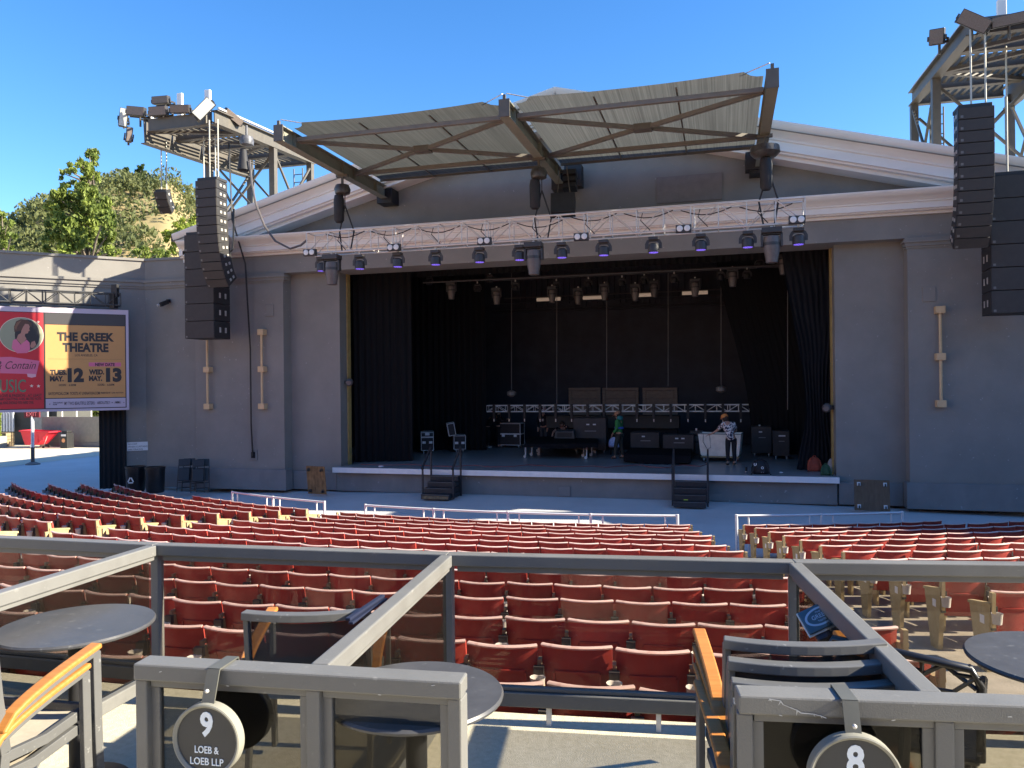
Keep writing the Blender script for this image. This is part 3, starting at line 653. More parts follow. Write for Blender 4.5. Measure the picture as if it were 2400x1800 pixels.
# ------------------------------------------------------------------ box truss
def truss(name, label, p, q, w, h, bay, mat, cat='truss', rch=.026, rw=.014, ends=True, joints=4):
    """p,q: centre line of the lower front chord; the truss lies behind (w) and above (h) it"""
    p = Vector(p); q = Vector(q); e = (q-p).normalized(); L = (q-p).length; t = thing(name, label, cat, mw=frame(p, e))
    for y in (0, w):
        for z in (0, h): MB().tube((0, y, z), (L, y, z), rch, 8).build('chord', mat, t, smooth=60)
    n = max(2, int(round(L/bay))); dx = L/n
    post = MB().tube((0,0,0), (0,0,h), rw, 6).mesh('strut', mat, 60); diag = MB().tube((0,0,0), (dx,0,h), rw, 6).mesh('strut', mat, 60); dia2 = MB().tube((0,0,h), (dx,0,0), rw, 6).mesh('strut', mat, 60)
    rung = MB().tube((0,0,0), (0,w,0), rw, 6).mesh('rung', mat, 60)
    for i in range(n+1):
        x = i*dx
        for y in (0, w):
            obj('strut', post, t, loc=(x, y, 0))
            if i % joints == 0 and 0 < i < n: obj('strut', post, t, loc=(x+.09, y, 0))
            if i < n: obj('brace', diag if (i % 2 == 0) else dia2, t, loc=(x, y, 0))
        for z in (0, h): obj('rung', rung, t, loc=(x, 0, z))
    return t
TL = atY(719, 590, 20.85); TR = atY(1887, 527, 20.85); zt = .5*(TL.z+TR.z); th_ = 8.31-zt
truss('lighting_truss', 'long silver box truss hung below the canopy across the stage front', (TL.x, 20.85, zt), (TR.x, 20.85, zt), .5, th_, .72, alu_m)
TB = zt                                     # underside of the front truss
b = MB()
for i in range(9):                          # cable swags along the truss
    x = TL.x+.6+i*1.5; pts = [(x+1.3*f, 20.9, 8.25-.16*math.sin(math.pi*f)-.02*i % .1) for f in (0,.2,.4,.6,.8,1)]; b.rope(pts, .015); b.rope([(x+.5, 20.86, 8.2), (x+.45, 20.84, 8.0), (x+.7, 20.86, zt+.05)], .014)
tag(b.build('truss_cable', black_m), 'black cable looped along the inside of the long silver truss', 'cable')

# ------------------------------------------------------------------ lamps
lens_m = M('violet_lens', (.2,.15,.5), .3, var=0, emit=(.22,.14,1.0), estr=.2)
fix_m = M('fixture_black', (.042,.04,.041), .42, var=.2, scale=15); barrel_m = M('barrel_grey', (.12,.105,.098), .42, var=.15, scale=12)
def mk_wash(lens_m=lens_m):
    t = thing('wash_light', '', 'stage light')
    MB().bx(-.03, .03, -.03, .03, -.1, .03).build('clamp', alu_m, t); MB().bx(-.14, .14, -.12, .12, -.19, -.1).build('base', fix_m, t, bevel=.01)
    b = MB(); b.flat([(-.2,0,-.44),(-.2,0,-.3),(-.16,0,-.22),(-.08,0,-.19),(.08,0,-.19),(.16,0,-.22),(.2,0,-.3),(.2,0,-.44)], .09, .035, Vector((0,1,0))); b.build('yoke', fix_m, t)
    hd = MB().lathe([(.09,.14),(.15,.1),(.165,-.02),(.165,-.12),(.15,-.13)], 18, (0,0,-.42)).build('head', fix_m, t, smooth=40)
    b = MB()
    for a in range(12):
        for r, k in ((.115, 1), (.055, .5)):
            if k == .5 and a % 2: continue
            b.lathe([(.026,0),(.016,-.012),(0,-.014)], 6, (r*math.cos(a*.5236), r*math.sin(a*.5236), -.55))
    b.build('lens_cluster', lens_m, hd); return t
def mk_spot():
    t = thing('moving_spotlight', '', 'stage light')
    MB().bx(-.03, .03, -.03, .03, -.06, .03).build('clamp', alu_m, t); MB().bx(-.25, .25, -.17, .17, -.2, -.06).build('base', fix_m, t, bevel=.015)
    b = MB(); b.bx(-.27, -.21, -.08, .08, -.55, -.2).bx(.21, .27, -.08, .08, -.55, -.2).bx(-.27, .27, -.08, .08, -.24, -.2); b.build('yoke', fix_m, t, bevel=.01)
    hd = MB().lathe([(.10,-.26),(.19,-.28),(.205,-.42),(.2,-.62),(.155,-.86),(.15,-.95),(.12,-.96)], 20, (0,0,0)).build('head', barrel_m, t, smooth=40)
    MB().lathe([(.207,-.44),(.207,-.52)], 20).build('band', fix_m, hd, smooth=40); return t
def mk_blind():
    t = thing('blinder_light', '', 'stage light')
    MB().bx(-.2, .2, -.05, .09, -.1, .1).build('housing', fix_m, t, bevel=.01)
    for s in (-.095, .095): MB().lathe([(.08,0),(.08,.02),(.05,.03),(0,.03)], 14, (s,-.05,0), (0,-1,0)).build('lamp', M('lamp_white', (.7,.7,.68), .4, var=0), t, smooth=40)
    return t
WASH, SPOT, BLIND = mk_wash(), mk_spot(), mk_blind(); WOFF = mk_wash(M('unlit_lens', (.05,.05,.06), .2, var=0)); USED = {}
def hang(proto, loc, label, group, rz=0.0, s=1.0, tilt=0.0):
    if proto.name in USED: o = copy_tree(proto)
    else: o = proto; USED[proto.name] = 1
    o.location = loc; o.rotation_euler = (0, tilt, rz); o.scale = (s, s, s); tag(o, label, 'stage light', group); return o
for i, px in enumerate((754,843,932,1021,1124,1218,1317,1415,1532,1643,1753,1872)):
    p = atY(px, 600, 20.98); hang(WASH, (p.x, 20.98, TB-.02), 'round black wash light with violet lenses under the long silver truss, %s from the left' % ORD[i], 'violet wash lights under the front truss', s=.92)
for i, (px, w) in enumerate(((778,'left end'),(1251,'middle'),(1809,'right end'))):
    p = atY(px, 600, 20.9); hang(SPOT, (p.x, 20.9, TB-.02), 'big grey moving spotlight under the %s of the long silver truss' % w, 'large spotlights under the front truss')
for i, (px, py) in enumerate(((726,592),(923,580),(1135,565),(1362,555),(1602,536),(1868,515))):
    p = atY(px, py, 20.72); hang(BLIND, (p.x, 20.72, p.z), 'small two-lamp blinder clipped to the long silver truss, %s from the left' % ORD[i], 'two-lamp blinders on the front truss')
ins = [(921,663,27.0),(1058,681,27.6),(1164,694,28.6),(1294,690,29.6),(1355,694,30.2),(1417,684,29.6),(1489,685,29.6),(1533,677,30.2),(1629,674,28.6),(1717,650,27.6),(1836,620,26.4)]
for i, (px, py, Y) in enumerate(ins):
    p = atY(px, py, Y); hang(SPOT, (p.x, Y, p.z+.36), 'moving spotlight in the dark stage ceiling, %s from the left' % ORD[i], 'spotlights in the stage ceiling', s=.72)
inw = [(1006,667,29),(1055,645,27.6),(1119,683,30),(1148,662,29),(1208,679,29.6),(1304,677,31),(1379,672,31),(1458,669,31),(1510,665,31),(1580,662,29.6),(1682,612,27.6),(1689,655,29.6),(1751,652,29.6),(1780,627,28.4)]
for i, (px, py, Y) in enumerate(inw):
    p = atY(px, py, Y); o = hang(WOFF, (p.x, Y, p.z+.38), 'dim round wash light in the dark stage ceiling, %s from the left' % ORD[i], 'wash lights in the stage ceiling', s=.72)
for i, (xa, xb, y) in enumerate(((1259,1314,702),(1367,1423,698),(1483,1538,692),(1599,1659,687),(1702,1727,685))):
    a = atY(xa, y, 35); c = atY(xb, y, 35); t = thing('tube_lamp', 'pale tube lamp high on the stage back wall, %s from the left' % ORD[i], 'lamp', ((a.x+c.x)/2, 35, a.z), group='tube lamps under the catwalk'); w = (c.x-a.x)/2
    MB().bx(-w, w, -.02, .14, .02, .08).build('housing', M('lamp_body', (.5,.42,.36), .6, var=0), t); MB().tube((-w, -.06, -.02), (w, -.06, -.02), .08, 10).build('tube', M('tube_glass', (.62,.48,.40), .4, var=0, emit=(1.0,.74,.55), estr=.045), t)
for i, (x0, x1, Y, z) in enumerate(((-11, 3.4, 27.3, 7.55), (-10.6, 3.2, 29.3, 7.85), (-9.5, 3.2, 30.8, 8.0), (-10, 3.5, 35, 7.73))):
    tag(MB().tube((x0-0, Y, z), (x1, Y, z), .03, 8).build('lighting_pipe', M('pipe_black', (.06,.055,.055), .5)), 'thin horizontal lighting pipe in the stage ceiling, %s from the front' % ORD[i], 'pipe', 'pipes in the stage ceiling')
for i, (px, y0, y1, Y) in enumerate(((1199,640,925,32),(1305,650,960,32),(1422,660,915,32),(1566,640,905,32),(1690,600,915,32),(1846,640,960,29))):
    a = atY(px, y0, Y); c = atY(px, y1, Y); tag(MB().tube(a, c, .014, 6).build('hanging_chain', M('chain_grey', (.2,.19,.18), .5)), 'thin hoist chain hanging over the stage, %s from the left' % ORD[i], 'chain', 'hoist chains over the stage')
    if i in (0, 4): t = MB().lathe([(.03,.2),(.2,.12),(.2,-.02),(.06,-.1)], 14, c).build('chain_motor', M('motor_grey', (.2,.19,.18), .4)); tag(t, 'small round chain motor above the low stage truss, %s side' % ('left' if i == 0 else 'right'), 'hoist', 'chain motors above the low truss')

# chain hoists under the canopy beams
def hoist(label, x, y, zb, zbot, s=1.0, long=False):
    t = thing('chain_hoist', label, 'hoist', (x, y, zb), group='hoists carrying the front truss'); h = zb-zbot
    MB().bx(-.19, .19, -.05, .05, -.06, .02).bx(-.03, .03, -.03, .03, -.25, -.05).build('beam_clamp', steel_m, t)
    b = MB(); b.lathe([(.06,-.27),(.2,-.30),(.25,-.42),(.22,-.56),(.12,-.6)], 10) if not long else b.lathe([(.1,-.27),(.36,-.30),(.38,-.46),(.28,-.56),(.1,-.58)], 16)
    b.build('motor', M('motor_cover', (.055,.05,.045), .3, var=.5, scale=6), t, smooth=40)
    MB().lathe([(.13,-.6),(.16,-.75),(.15,-1.35),(.1,-1.42)], 10, (-.12 if not long else .02, 0, 0)).build('chain_bag', M('bag_cloth', (.022,.022,.026), .7, var=.3), t, smooth=40)
    MB().tube((.08,0,-.58), (.08,0,-h+.75), .016, 6).build('chain', brk_m, t)
    for s2 in (-1, 1): MB().tube((.08,0,-h+.75), (.08+s2*.24, .1, -h-.02), .024, 6).build('sling', black_m, t); MB().tube((.08+s2*.24, .1, -h-.02), (.08+s2*.14, .05, -h-.62), .024, 6).build('sling_tail', black_m, t)
    return t
hoist('dark chain hoist under the left canopy beam', BX[0]+.02, 21.0, ZB, 8.33)
hoist('round shiny chain hoist under the middle canopy beam', BX[1], 21.1, ZB, 8.33)
hoist('wide dark chain hoist under the right canopy beam', BX[2], 20.9, ZB, 8.33, long=True)
# centre fill speaker behind the middle hoist
c = atY(1320, 482, 22.6); t = thing('centre_fill_speaker', 'dark speaker box hung behind the middle hoist, above the truss', 'speaker', (c.x, 22.6, c.z))
MB().box((0,0,0), (.72,.5,.62), Euler((R(-14),0,R(8))).to_matrix()).build('cabinet', cab_m, t, bevel=.02)
MB().tube((-.2,.1,.3), (-.1,.1,1.2), .015).tube((.2,.1,.3), (.1,.1,1.2), .015).build('hanging_rod', steel_m, t)
b = MB()
for k in range(3): b.box((.15, .35, .62+.2*k), (.4,.3,.16), Euler((R(-20),0,0)).to_matrix())
b.build('bracket', black_m, t)
b = MB(); b.bx(-.28,.28,-.2,.2,-.35,.35)
t = tag(b.build('wall_speaker', cab_m, bevel=.02, loc=atY(1345, 415, 24.2)), 'dark box speaker on the tympanum beside the middle beam end', 'speaker')
b = MB(); b.bx(-.2,.2,-.25,.25,-.26,.26)
t = tag(b.build('wall_speaker', cab_m, bevel=.02, loc=atY(1763, 381, 24.1)), 'small black box on the tympanum left of the right hoist', 'speaker')

# ------------------------------------------------------------------ rigging towers (mirror images about the stage axis)
def tower(s):
    mx = (lambda x: x) if s < 0 else (lambda x: 2*XC-x)
    t = thing('rigging_tower', 'steel rigging platform on posts left of the canopy' if s < 0 else 'steel rigging platform on posts at the top right corner', 'tower', (XC+s*12.4, 26.4, 0))
    zf = lambda y: 12.27+.062*(y-21.7); Xi, Xo = -16.0, -18.75; m1 = steel_m
    def pt(x, y, z): return Vector((mx(x), y, z))
    for x in (Xi, Xo):
        b = MB()
        lo = .015 if x == Xi else -.36
        for zz, w in ((lo,.26),(.45,.26)): b.bar(pt(x, 21.7, zf(21.7)+zz), pt(x, 27.95, zf(27.95)+zz), w, .03)
        b.bar(pt(x, 21.7, zf(21.7)+(lo+.45)/2), pt(x, 27.95, zf(27.95)+(lo+.45)/2), .03, .42+.015-lo); P(b, 'side_beam', m1, t)
        P(MB().bar(pt(x-.0, 21.9, zf(21.7)+.6), pt(x, 27.8, zf(27.8)+.6), .06, .06), 'kick_rail', alu_m, t)
    for y in (21.75, 23.1, 24.7, 26.3, 27.85):
        b = MB(); b.bx(min(mx(Xi), mx(Xo))+.14, max(mx(Xi), mx(Xo))-.14, y-.02, y+.02, zf(y)+.02, zf(y)+.44).bx(min(mx(Xi), mx(Xo))+.14, max(mx(Xi), mx(Xo))-.14, y-.1, y+.1, zf(y)+.0, zf(y)+.025); P(b, 'cross_beam', m1, t)
    for x in (Xi, Xo):
        for y in (25.1, 27.75): P(MB().bx(mx(x)-.11, mx(x)+.11, y-.11, y+.11, 6, zf(y)), 'post', m1, t)
    ys = (21.75, 23.1, 24.7, 26.3, 27.85)
    for y0, y1 in zip(ys, ys[1:]):
        for i in range(11):
            x = mx(Xo+.25+i*.225); P(MB().bar((x, y0+.12, zf(y0)+.16), (x, y1-.12, zf(y1)+.16), .10, .02), 'deck_slat', m1, t)
    for a, c in (((Xo, 21.9), (Xi, 23.0)), ((Xo, 23.2), (Xi, 24.6)), ((Xi, 24.8), (Xo, 26.2))): P(MB().bar(pt(a[0]+.15 if a[0] == Xo else a[0]-.15, a[1], zf(a[1])+.05), pt(c[0]-.15 if c[0] == Xi else c[0]+.15, c[1], zf(c[1])+.05), .12, .1), 'flat_brace', m1, t)
    for x in (Xi, Xo):
        P(MB().bar(pt(x, 25.2, 12.3), pt(x, 27.6, 9.6), .07, .07), 'cross_brace', m1, t); P(MB().bar(pt(x+.06, 27.6, 12.4), pt(x+.06, 25.2, 9.6), .07, .07), 'cross_brace', m1, t)
    for y in (25.1, 27.75): P(MB().bar(pt(Xo+.15, y, 12.2), pt(Xi-.15, y, 9.6), .07, .07), 'cross_brace', m1, t); P(MB().bar(pt(Xi-.15, y+.06, 12.2), pt(Xo+.15, y+.06, 9.6), .07, .07), 'cross_brace', m1, t)
    P(MB().bar(pt(Xo, 25.1, 9.4), pt(Xi, 25.1, 9.4), .2, .35), 'tie_beam', m1, t)
    b = MB()
    for x in (Xi+.55, Xi+.95): b.tube(pt(x-1.5, 28.1, 8), pt(x-1.5, 28.1, 12.6), .025)
    for k in range(14): b.tube(pt(Xi-.95, 28.1, 8.2+k*.32), pt(Xi-.55, 28.1, 8.2+k*.32), .018)
    P(b, 'ladder', m1, t)
    return t
tower(-1); tower(1)
# floodlights on the towers: position, facing vector, roll
face_m = M('flood_face', (.13,.10,.085), .5, col2=(.20,.16,.135), scale=40)
def flood(label, px, py, Y, w, h, aim, roll=0.0, pale=False, dn=.35):
    p = atY(px, py, Y); a = Vector(aim).normalized(); q = a.to_track_quat('-Y', 'Z').to_matrix() @ Euler((0, roll, 0)).to_matrix()
    m4 = q.to_4x4(); m4.translation = p
    t = thing('floodlight', label, 'floodlight', mw=m4, group='floodlights on the towers')
    MB().bx(-w/2, w/2, -.02, .16, -h/2, h/2).build('housing', fix_m, t, bevel=.015); MB().bx(-w/2+.02, w/2-.02, -.03, -.021, -h/2+.02, h/2-.02).build('lens', M('flood_pale', (.5,.5,.46), .4, var=.05) if pale else face_m, t)
    b = MB(); b.bx(-w/2-.05, -w/2-.01, .02, .08, -.03, .03).bx(w/2+.01, w/2+.05, .02, .08, -.03, .03).bx(-w/2-.05, -w/2-.01, .02, .34, -.09, -.03).bx(w/2+.01, w/2+.05, .02, .34, -.09, -.03).bx(-w/2-.05, w/2+.05, .30, .34, -.16, -.09); b.build('yoke', fix_m, t)
    MB().tube((0,.32,-.1), V(0,.32,-.1)-(q.transposed() @ Vector((0,0,dn))), .035).build('stem', steel_m, t)
flood('boxy floodlight standing highest on the left tower', 375, 234, 22.2, .62, .26, (.1,-1,-.15), 0, dn=.75)
flood('wide floodlight at the outer front corner of the left tower, beside the tall side panels', 317, 260, 21.5, .62, .3, (.2,-1,-.1), .12)
flood('pale narrow side floodlight at the outermost end of the left tower', 289, 275, 21.6, .26, .62, (.75,-1,-.1), .12, True, .2)
flood('dark slim lower floodlight hung at the outermost end of the left tower', 303, 315, 21.6, .2, .5, (1,-1,-.1), .1, False, .2)
flood('gridded floodlight on the front edge of the left tower, second from the outer end', 369, 260, 21.5, .64, .3, (.1,-1,-.2), 0)
flood('brown faced floodlight in the middle of the left tower front', 421, 255, 21.5, .66, .26, (.2,-1,-.35), .03)
flood('pale steeply tilted floodlight on the inner front corner of the left tower', 477, 255, 21.3, .72, .36, (.75,-1,-.25), -.85, True)
flood('floodlight leaning out from the inner side of the left tower', 548, 275, 22.6, .7, .24, (1,-.6,-.5), .45)
flood('tilted gridded floodlight at the inner front corner of the right tower', 2283, 50, 21.3, .74, .34, (-.3,-1,-.3), .62)
flood('small square floodlight leaning left off the right tower', 2195, 86, 22.6, .36, .40, (-.5,-1,-.3), .12)
flood('long brown floodlight on the right tower front, cut by the photo edge', 2375, 44, 21.3, .95, .26, (0,-1,-.3), -.1)
for i, (px, y0, y1, Y) in enumerate(((422, 219, 250, 24.0), (487, 211, 250, 24.0), (2347, 0, 30, 23))):
    a = atY(px, y0, Y); c = atY(px, y1+26, Y); w = .11; tag(MB().bx(a.x-w, a.x+w, Y-.06, Y+.06, c.z, a.z).build('antenna', white_m, bevel=.02), ['white upright antenna on the left tower, left of two','white upright antenna on the left tower, right of two','white upright antenna on the right tower'][i], 'antenna', 'antennas on the towers')

# ------------------------------------------------------------------ flown loudspeakers
def cabinet_mesh(w, d, h, tp=.06):
    b = MB(); x = w/2; b.add([(-x,0,-h/2),(x,0,-h/2),(x-tp,d,-h/2),(-x+tp,d,-h/2),(-x,0,h/2),(x,0,h/2),(x-tp,d,h/2),(-x+tp,d,h/2)], [(0,3,2,1),(4,5,6,7),(0,1,5,4),(1,2,6,5),(2,3,7,6),(3,0,4,7)]); return b
def array(name, label, x, y, ztop, w, d, h, tilts, rz, zhang, handles=2, group='flown speaker arrays'):
    t = thing(name, label, 'speaker array', (x, y, ztop), rz, group)
    cm = cabinet_mesh(w, d, h-.012).mesh('cabinet', cab_m); gm = MB().bx(-w/2+.015, w/2-.015, -.022, -.002, -h/2+.012, h/2-.012).mesh('grille', grille_m)
    b = MB()
    for sgn in (-1, 1):
        for k in range(handles): yy = d*(.35+.35*k/max(1, handles-1)) if handles > 1 else d*.5; xx = sgn*(w/2-.06*yy/d); b.box((xx+sgn*.004, yy, 0), (.012, .09, h*.3))
    hm = b.mesh('handle', M('handle_metal', (.42,.40,.36), .4, var=.2)); lb = MB().bx(-w/2+.05, -w/2+.11, -.028, -.0225, -h/2+.04, -h/2+.10).mesh('badge', M('badge_grey', (.16,.15,.14), .5, var=0))
    pz, py = 0.0, 0.0
    for i, a in enumerate(tilts):
        a = R(a); py += math.sin(a)*h/2; pz -= math.cos(a)*h/2
        m4 = Matrix.Translation((0, py, pz)) @ Matrix.Rotation(a, 4, 'X')
        c = obj('cabinet', cm, t, bevel=.012, mw=m4); obj('grille', gm, c); obj('handle', hm, c); obj('badge', lb, c)
        py += math.sin(a)*h/2; pz -= math.cos(a)*h/2
    MB().bx(-w/2+.03, w/2-.03, .05, d-.03, .005, .10).build('flying_frame', cab_m, t, bevel=.01)
    for sx in (-.05, .35): MB().tube((sx*w, d*.4, .08), (sx*w, d*.4, zhang-ztop), .022, 6).build('hoist_chain', M('chain_pale', (.45,.43,.36), .5), t)
    return t
main_t = [0, 0, 1, 2, 3, 5, 7, 10, 14, 19, 26, 34]
array('line_array', 'tall curved black line array hanging left of the canopy', -15.93, 21.15, 10.3, .80, .62, .29, main_t, R(0), 12.3)
array('line_array', 'tall curved black line array hanging at the right edge', 2*XC+15.93, 21.15, 10.3, .80, .62, .29, main_t, R(0), 12.3)
array('subwoofer_array', 'straight column of six big black cabinets behind the left curved array', -17.14, 22.35, 8.86, 1.16, .95, .59, [0]*6, 0, 12.3)
array('subwoofer_array', 'straight column of six big black cabinets behind the right curved array', 2*XC+17.14, 22.35, 8.86, 1.16, .95, .59, [0]*6, 0, 12.3)
p = atY(365, 452, 22.6)
array('fill_array', 'small three box speaker cluster hung alone in front of the hill', p.x+.25, 22.5, p.z, .46, .42, .27, [25, 34, 43], R(12), 12.3, handles=1, group=None)
# ================================================================== POSTER SCREEN AND WALL FITTINGS
WN = V(.686, -.727, 0); WE = V(.727, .686, 0); SP = V(-20.75, 23.98, 0) + WN*.82      # screen plane
so_ = atP(303, 960.5, SP, WN)
SM = Matrix((WE, ZUP, WN)).transposed().to_4x4(); SM.translation = so_
SI = SM.inverted()
def s2(px, py): v = SI @ atP(px, py, SP, WN); return v.x, v.y
H = s2(298, 727)[1]; W = 6.6
scn = thing('poster_screen', 'large framed poster screen for a concert, cut by the left edge', 'screen', mw=SM)
lav = M('print_lavender', (.50,.43,.52), .6, var=0); ora = M('print_ochre', (.55,.285,.105), .6, var=.03); red_p = M('print_red', (.55,.032,.042), .6, var=.03); ink = M('print_ink', (.035,.033,.035), .6, var=0); pnk = M('print_pink', (.66,.16,.27), .6, var=0); olv = M('print_olive', (.30,.30,.20), .6, var=0); crm = M('print_cream', (.74,.62,.50), .6, var=0)
MB().bx(-W, 0, 0, H, -.35, 0).build('housing', M('screen_case', (.06,.06,.065), .6), scn)
MB().bx(-W, 0, 0, H, .001, .012).build('frame_print', lav, scn)
def area(name, px0, px1, py0, py1, z, mat):
    x0, y1 = s2(px0, py0); x1, y0 = s2(px1, py1); return MB().bx(x0, x1, y0, y1, .012, z).build(name, mat, scn)
def px(zx): return zx/5.925
def py(zy): return 700+zy/5.925
yt, yb = py(205), py(1518)
x_, ytop = s2(px(620), py(190)); xr, ybot = s2(px(1758), py(1512))
MB().bx(-W+.12, xr, ybot, ytop, .012, .014).build('border_print', ink, scn)
xr2 = xr-.03; lx = s2(px(630), 0+850)[0]
y_or1 = s2(px(1200), py(372))[1]; y_or0 = s2(px(1200), py(1372))[1]
MB().bx(lx, xr2, y_or0, y_or1, .014, .018).build('ochre_print', ora, scn)
MB().bx(lx, xr2, y_or1+.02, ytop-.02, .014, .018).build('sky_print', M('print_slate', (.06,.058,.06), .6, var=0), scn)
MB().bx(lx, xr2, ybot+.03, y_or0-.03, .014, .018).build('support_print', lav, scn)
MB().bx(-W+.15, lx-.05, ybot+.03, ytop-.02, .014, .018).build('red_print', red_p, scn)
def txt(s, zx0, zx1, zy0, zy1, mat=ink, bold=.02, z=.018, shear=0.0):
    x0, y1 = s2(px(zx0), py(zy0)); x1, y0 = s2(px(zx1), py(zy1)); o = obj('lettering', text_mesh(s, mat, x0, x1, y0, y1, .004, bold, shear), scn); o.location = (0, 0, z); return o
def bar_(zx0, zx1, zy0, zy1, mat, z=.021): x0, y1 = s2(px(zx0), py(zy0)); x1, y0 = s2(px(zx1), py(zy1)); return MB().bx(x0, x1, y0, y1, .018, z).build('print_bar', mat, scn)
txt('THE GREEK', 790, 1585, 462, 600, bold=.05); txt('THEATRE', 868, 1508, 612, 745, bold=.05); txt('LOS ANGELES, CA', 1042, 1356, 768, 808, bold=.01)
bar_(668, 1705, 838, 842, ink); bar_(1232, 1680, 886, 942, pnk)
txt('NEW DATE', 1322, 1594, 893, 938, bold=.035, z=.021)
txt('TUES.', 692, 930, 985, 1060, bold=.06); txt('MAY.', 692, 886, 1075, 1150, bold=.06); txt('12', 938, 1166, 962, 1160, bold=.065)
txt('WED.', 1234, 1448, 982, 1056, bold=.06); txt('MAY.', 1234, 1420, 1070, 1145, bold=.06); txt('13', 1470, 1690, 960, 1158, bold=.065)
txt('DOORS:', 818, 920, 1184, 1214, bold=.015); txt('6:30PM', 958, 1056, 1184, 1214, bold=.015); txt('DOORS:', 1356, 1452, 1180, 1210, bold=.015); txt('6:30PM', 1490, 1586, 1180, 1210, bold=.015)
txt('RAYEOFFICIAL.COM  TICKETS AT LIVENATION.COM', 675, 1385, 1300, 1330, bold=.01); txt('LIVE NATION', 1552, 1712, 1298, 1314, bold=.02); txt('PRESENTED BY', 1400, 1535, 1296, 1318, bold=.01)
txt('WITH SUPPORT', 736, 876, 1436, 1455, bold=.01); txt('FROM', 736, 790, 1462, 1480, bold=.01); txt('MY TWO BEAUTIFUL SISTERS:', 895, 1318, 1432, 1470, bold=.01); txt('ABSOLUTELY', 1350, 1526, 1425, 1462, bold=.01); txt('AMMA', 1592, 1676, 1420, 1456, bold=.01)
def star(zx, zy, r, mat, z=.024):
    x, y = s2(px(zx), py(zy)); pts = [(x+(r if k % 2 == 0 else r*.42)*math.sin(k*.62832), y+(r if k % 2 == 0 else r*.42)*math.cos(k*.62832)) for k in range(10)]
    MB().prism(pts, z-.018, .018).build('print_star', mat, scn)
for a in ((440,1212,.06,crm),(535,1214,.06,crm),(692,1464,.026,ink),(1558,1442,.024,ink),(1720,1442,.024,ink),(530,325,.055,crm)): star(*a)
# oval vignette with a plain figure, pink ribbon
def ell(zx, zy, rx, ry, mat, z0, z1, n=40, name='print_oval'):
    x, y = s2(px(zx), py(zy)); MB().prism([(x+rx*math.cos(6.2832*k/n), y+ry*math.sin(6.2832*k/n)) for k in range(n)], z1-z0, z0).build(name, mat, scn)
ell(300, 505, .64, .60, crm, .018, .021); ell(300, 505, .625, .585, olv, .021, .023)
ell(380, 505, .36, .52, ink, .0232, .0245)
hm_ = M('print_hair', (.10,.05,.035), .6, var=0); sm_ = M('print_skin', (.42,.20,.15), .6, var=0)
x, y = s2(px(150), py(920)); 
def poly(l, mat, z0, z1, name='print_ribbon'): MB().prism([s2(px(a), py(c)) for a, c in l], z1-z0, z0).build(name, mat, scn)
poly([(200,460),(195,390),(225,315),(290,285),(370,295),(440,340),(435,400),(400,360),(350,350),(320,400),(300,440),(240,455)], hm_, .0246, .026, 'print_figure')
poly([(300,440),(320,395),(350,350),(395,355),(415,390),(405,420),(415,445),(395,455),(390,480),(350,490),(345,520),(370,560),(300,640),(230,560),(255,500),(290,480)], sm_, .0262, .027, 'print_figure')
poly([(180,580),(225,560),(290,640),(370,570),(410,610),(420,700),(380,755),(240,760),(165,690)], pnk, .0272, .028, 'print_figure')
poly([(440,600),(480,585),(505,640),(470,680),(440,690),(420,660)], sm_, .0262, .0275, 'print_figure'); poly([(405,505),(425,498),(470,590),(455,600)], ink, .0276, .0285, 'print_figure')
poly([(200,400),(235,330),(300,300),(280,330),(245,380),(225,440)], M('print_hair_light', (.20,.10,.06), .6, var=0), .0262, .0268, 'print_figure')
poly([(0,1035),(380,1045),(500,1075),(550,865),(150,808),(0,812)], pnk, .018, .022); poly([(375,1040),(500,1050),(500,1085),(440,1098),(385,1085)], M('print_pale_pink', (.70,.36,.42), .6, var=0), .022, .024)
txt('& Contain', -60, 500, 868, 975, bold=-.005, z=.0225, shear=.4)
txt('USIC', 0, 362, 1122, 1300, M('print_mint', (.12,.20,.12), .6, var=0), .01)
txt('LOVE & PASSION . AT LEAST', 0, 582, 1328, 1360, bold=.015); txt('ARY CHATTING, A BIG BELTED NOTE.', 0, 582, 1378, 1410, bold=.015); txt('AL KING SHOULD YOU NEED ONE.', 0, 470, 1428, 1460, bold=.015)
# black truss above the screen
a = atP(-60, 708, SP+WN*.1, WN); c = atP(283, 716, SP+WN*.1, WN); z = (a.z+c.z)/2
truss('screen_truss', 'black box truss carrying the poster screen', (a.x, a.y, 6.62), (c.x, c.y, 6.62), .45, .42, .5, M('truss_black', (.06,.06,.06), .45), rch=.026, rw=.016)
b = MB(); b.bx(-.1,.1,-.1,.1,-.5,.05).bx(-.05,.2,-.06,.06,-.1,.35); o = tag(b.build('truss_bracket', black_m, loc=atP(266, 690, SP, WN), bevel=.01), 'black clamp bracket at the right end of the screen truss', 'bracket')
p = atP(398, 706, V(-19.7, 24, 0), V(0,-1,0)); t = thing('wall_camera', 'small black camera on the wing wall beside the sub cabinets', 'camera', (p.x, 23.98, p.z)); MB().bx(-.05,.05,-.12,0,-.06,.06).build('mount', black_m, t); MB().box((-.06,-.22,-.1), (.16,.3,.16), Euler((R(25),0,R(-30))).to_matrix()).build('body', black_m, t, bevel=.02); MB().lathe([(.05,0),(.05,.08)], 12, (-.14,-.36,-.17), (-.4,-.8,-.4)).build('lens', alu_m, t)
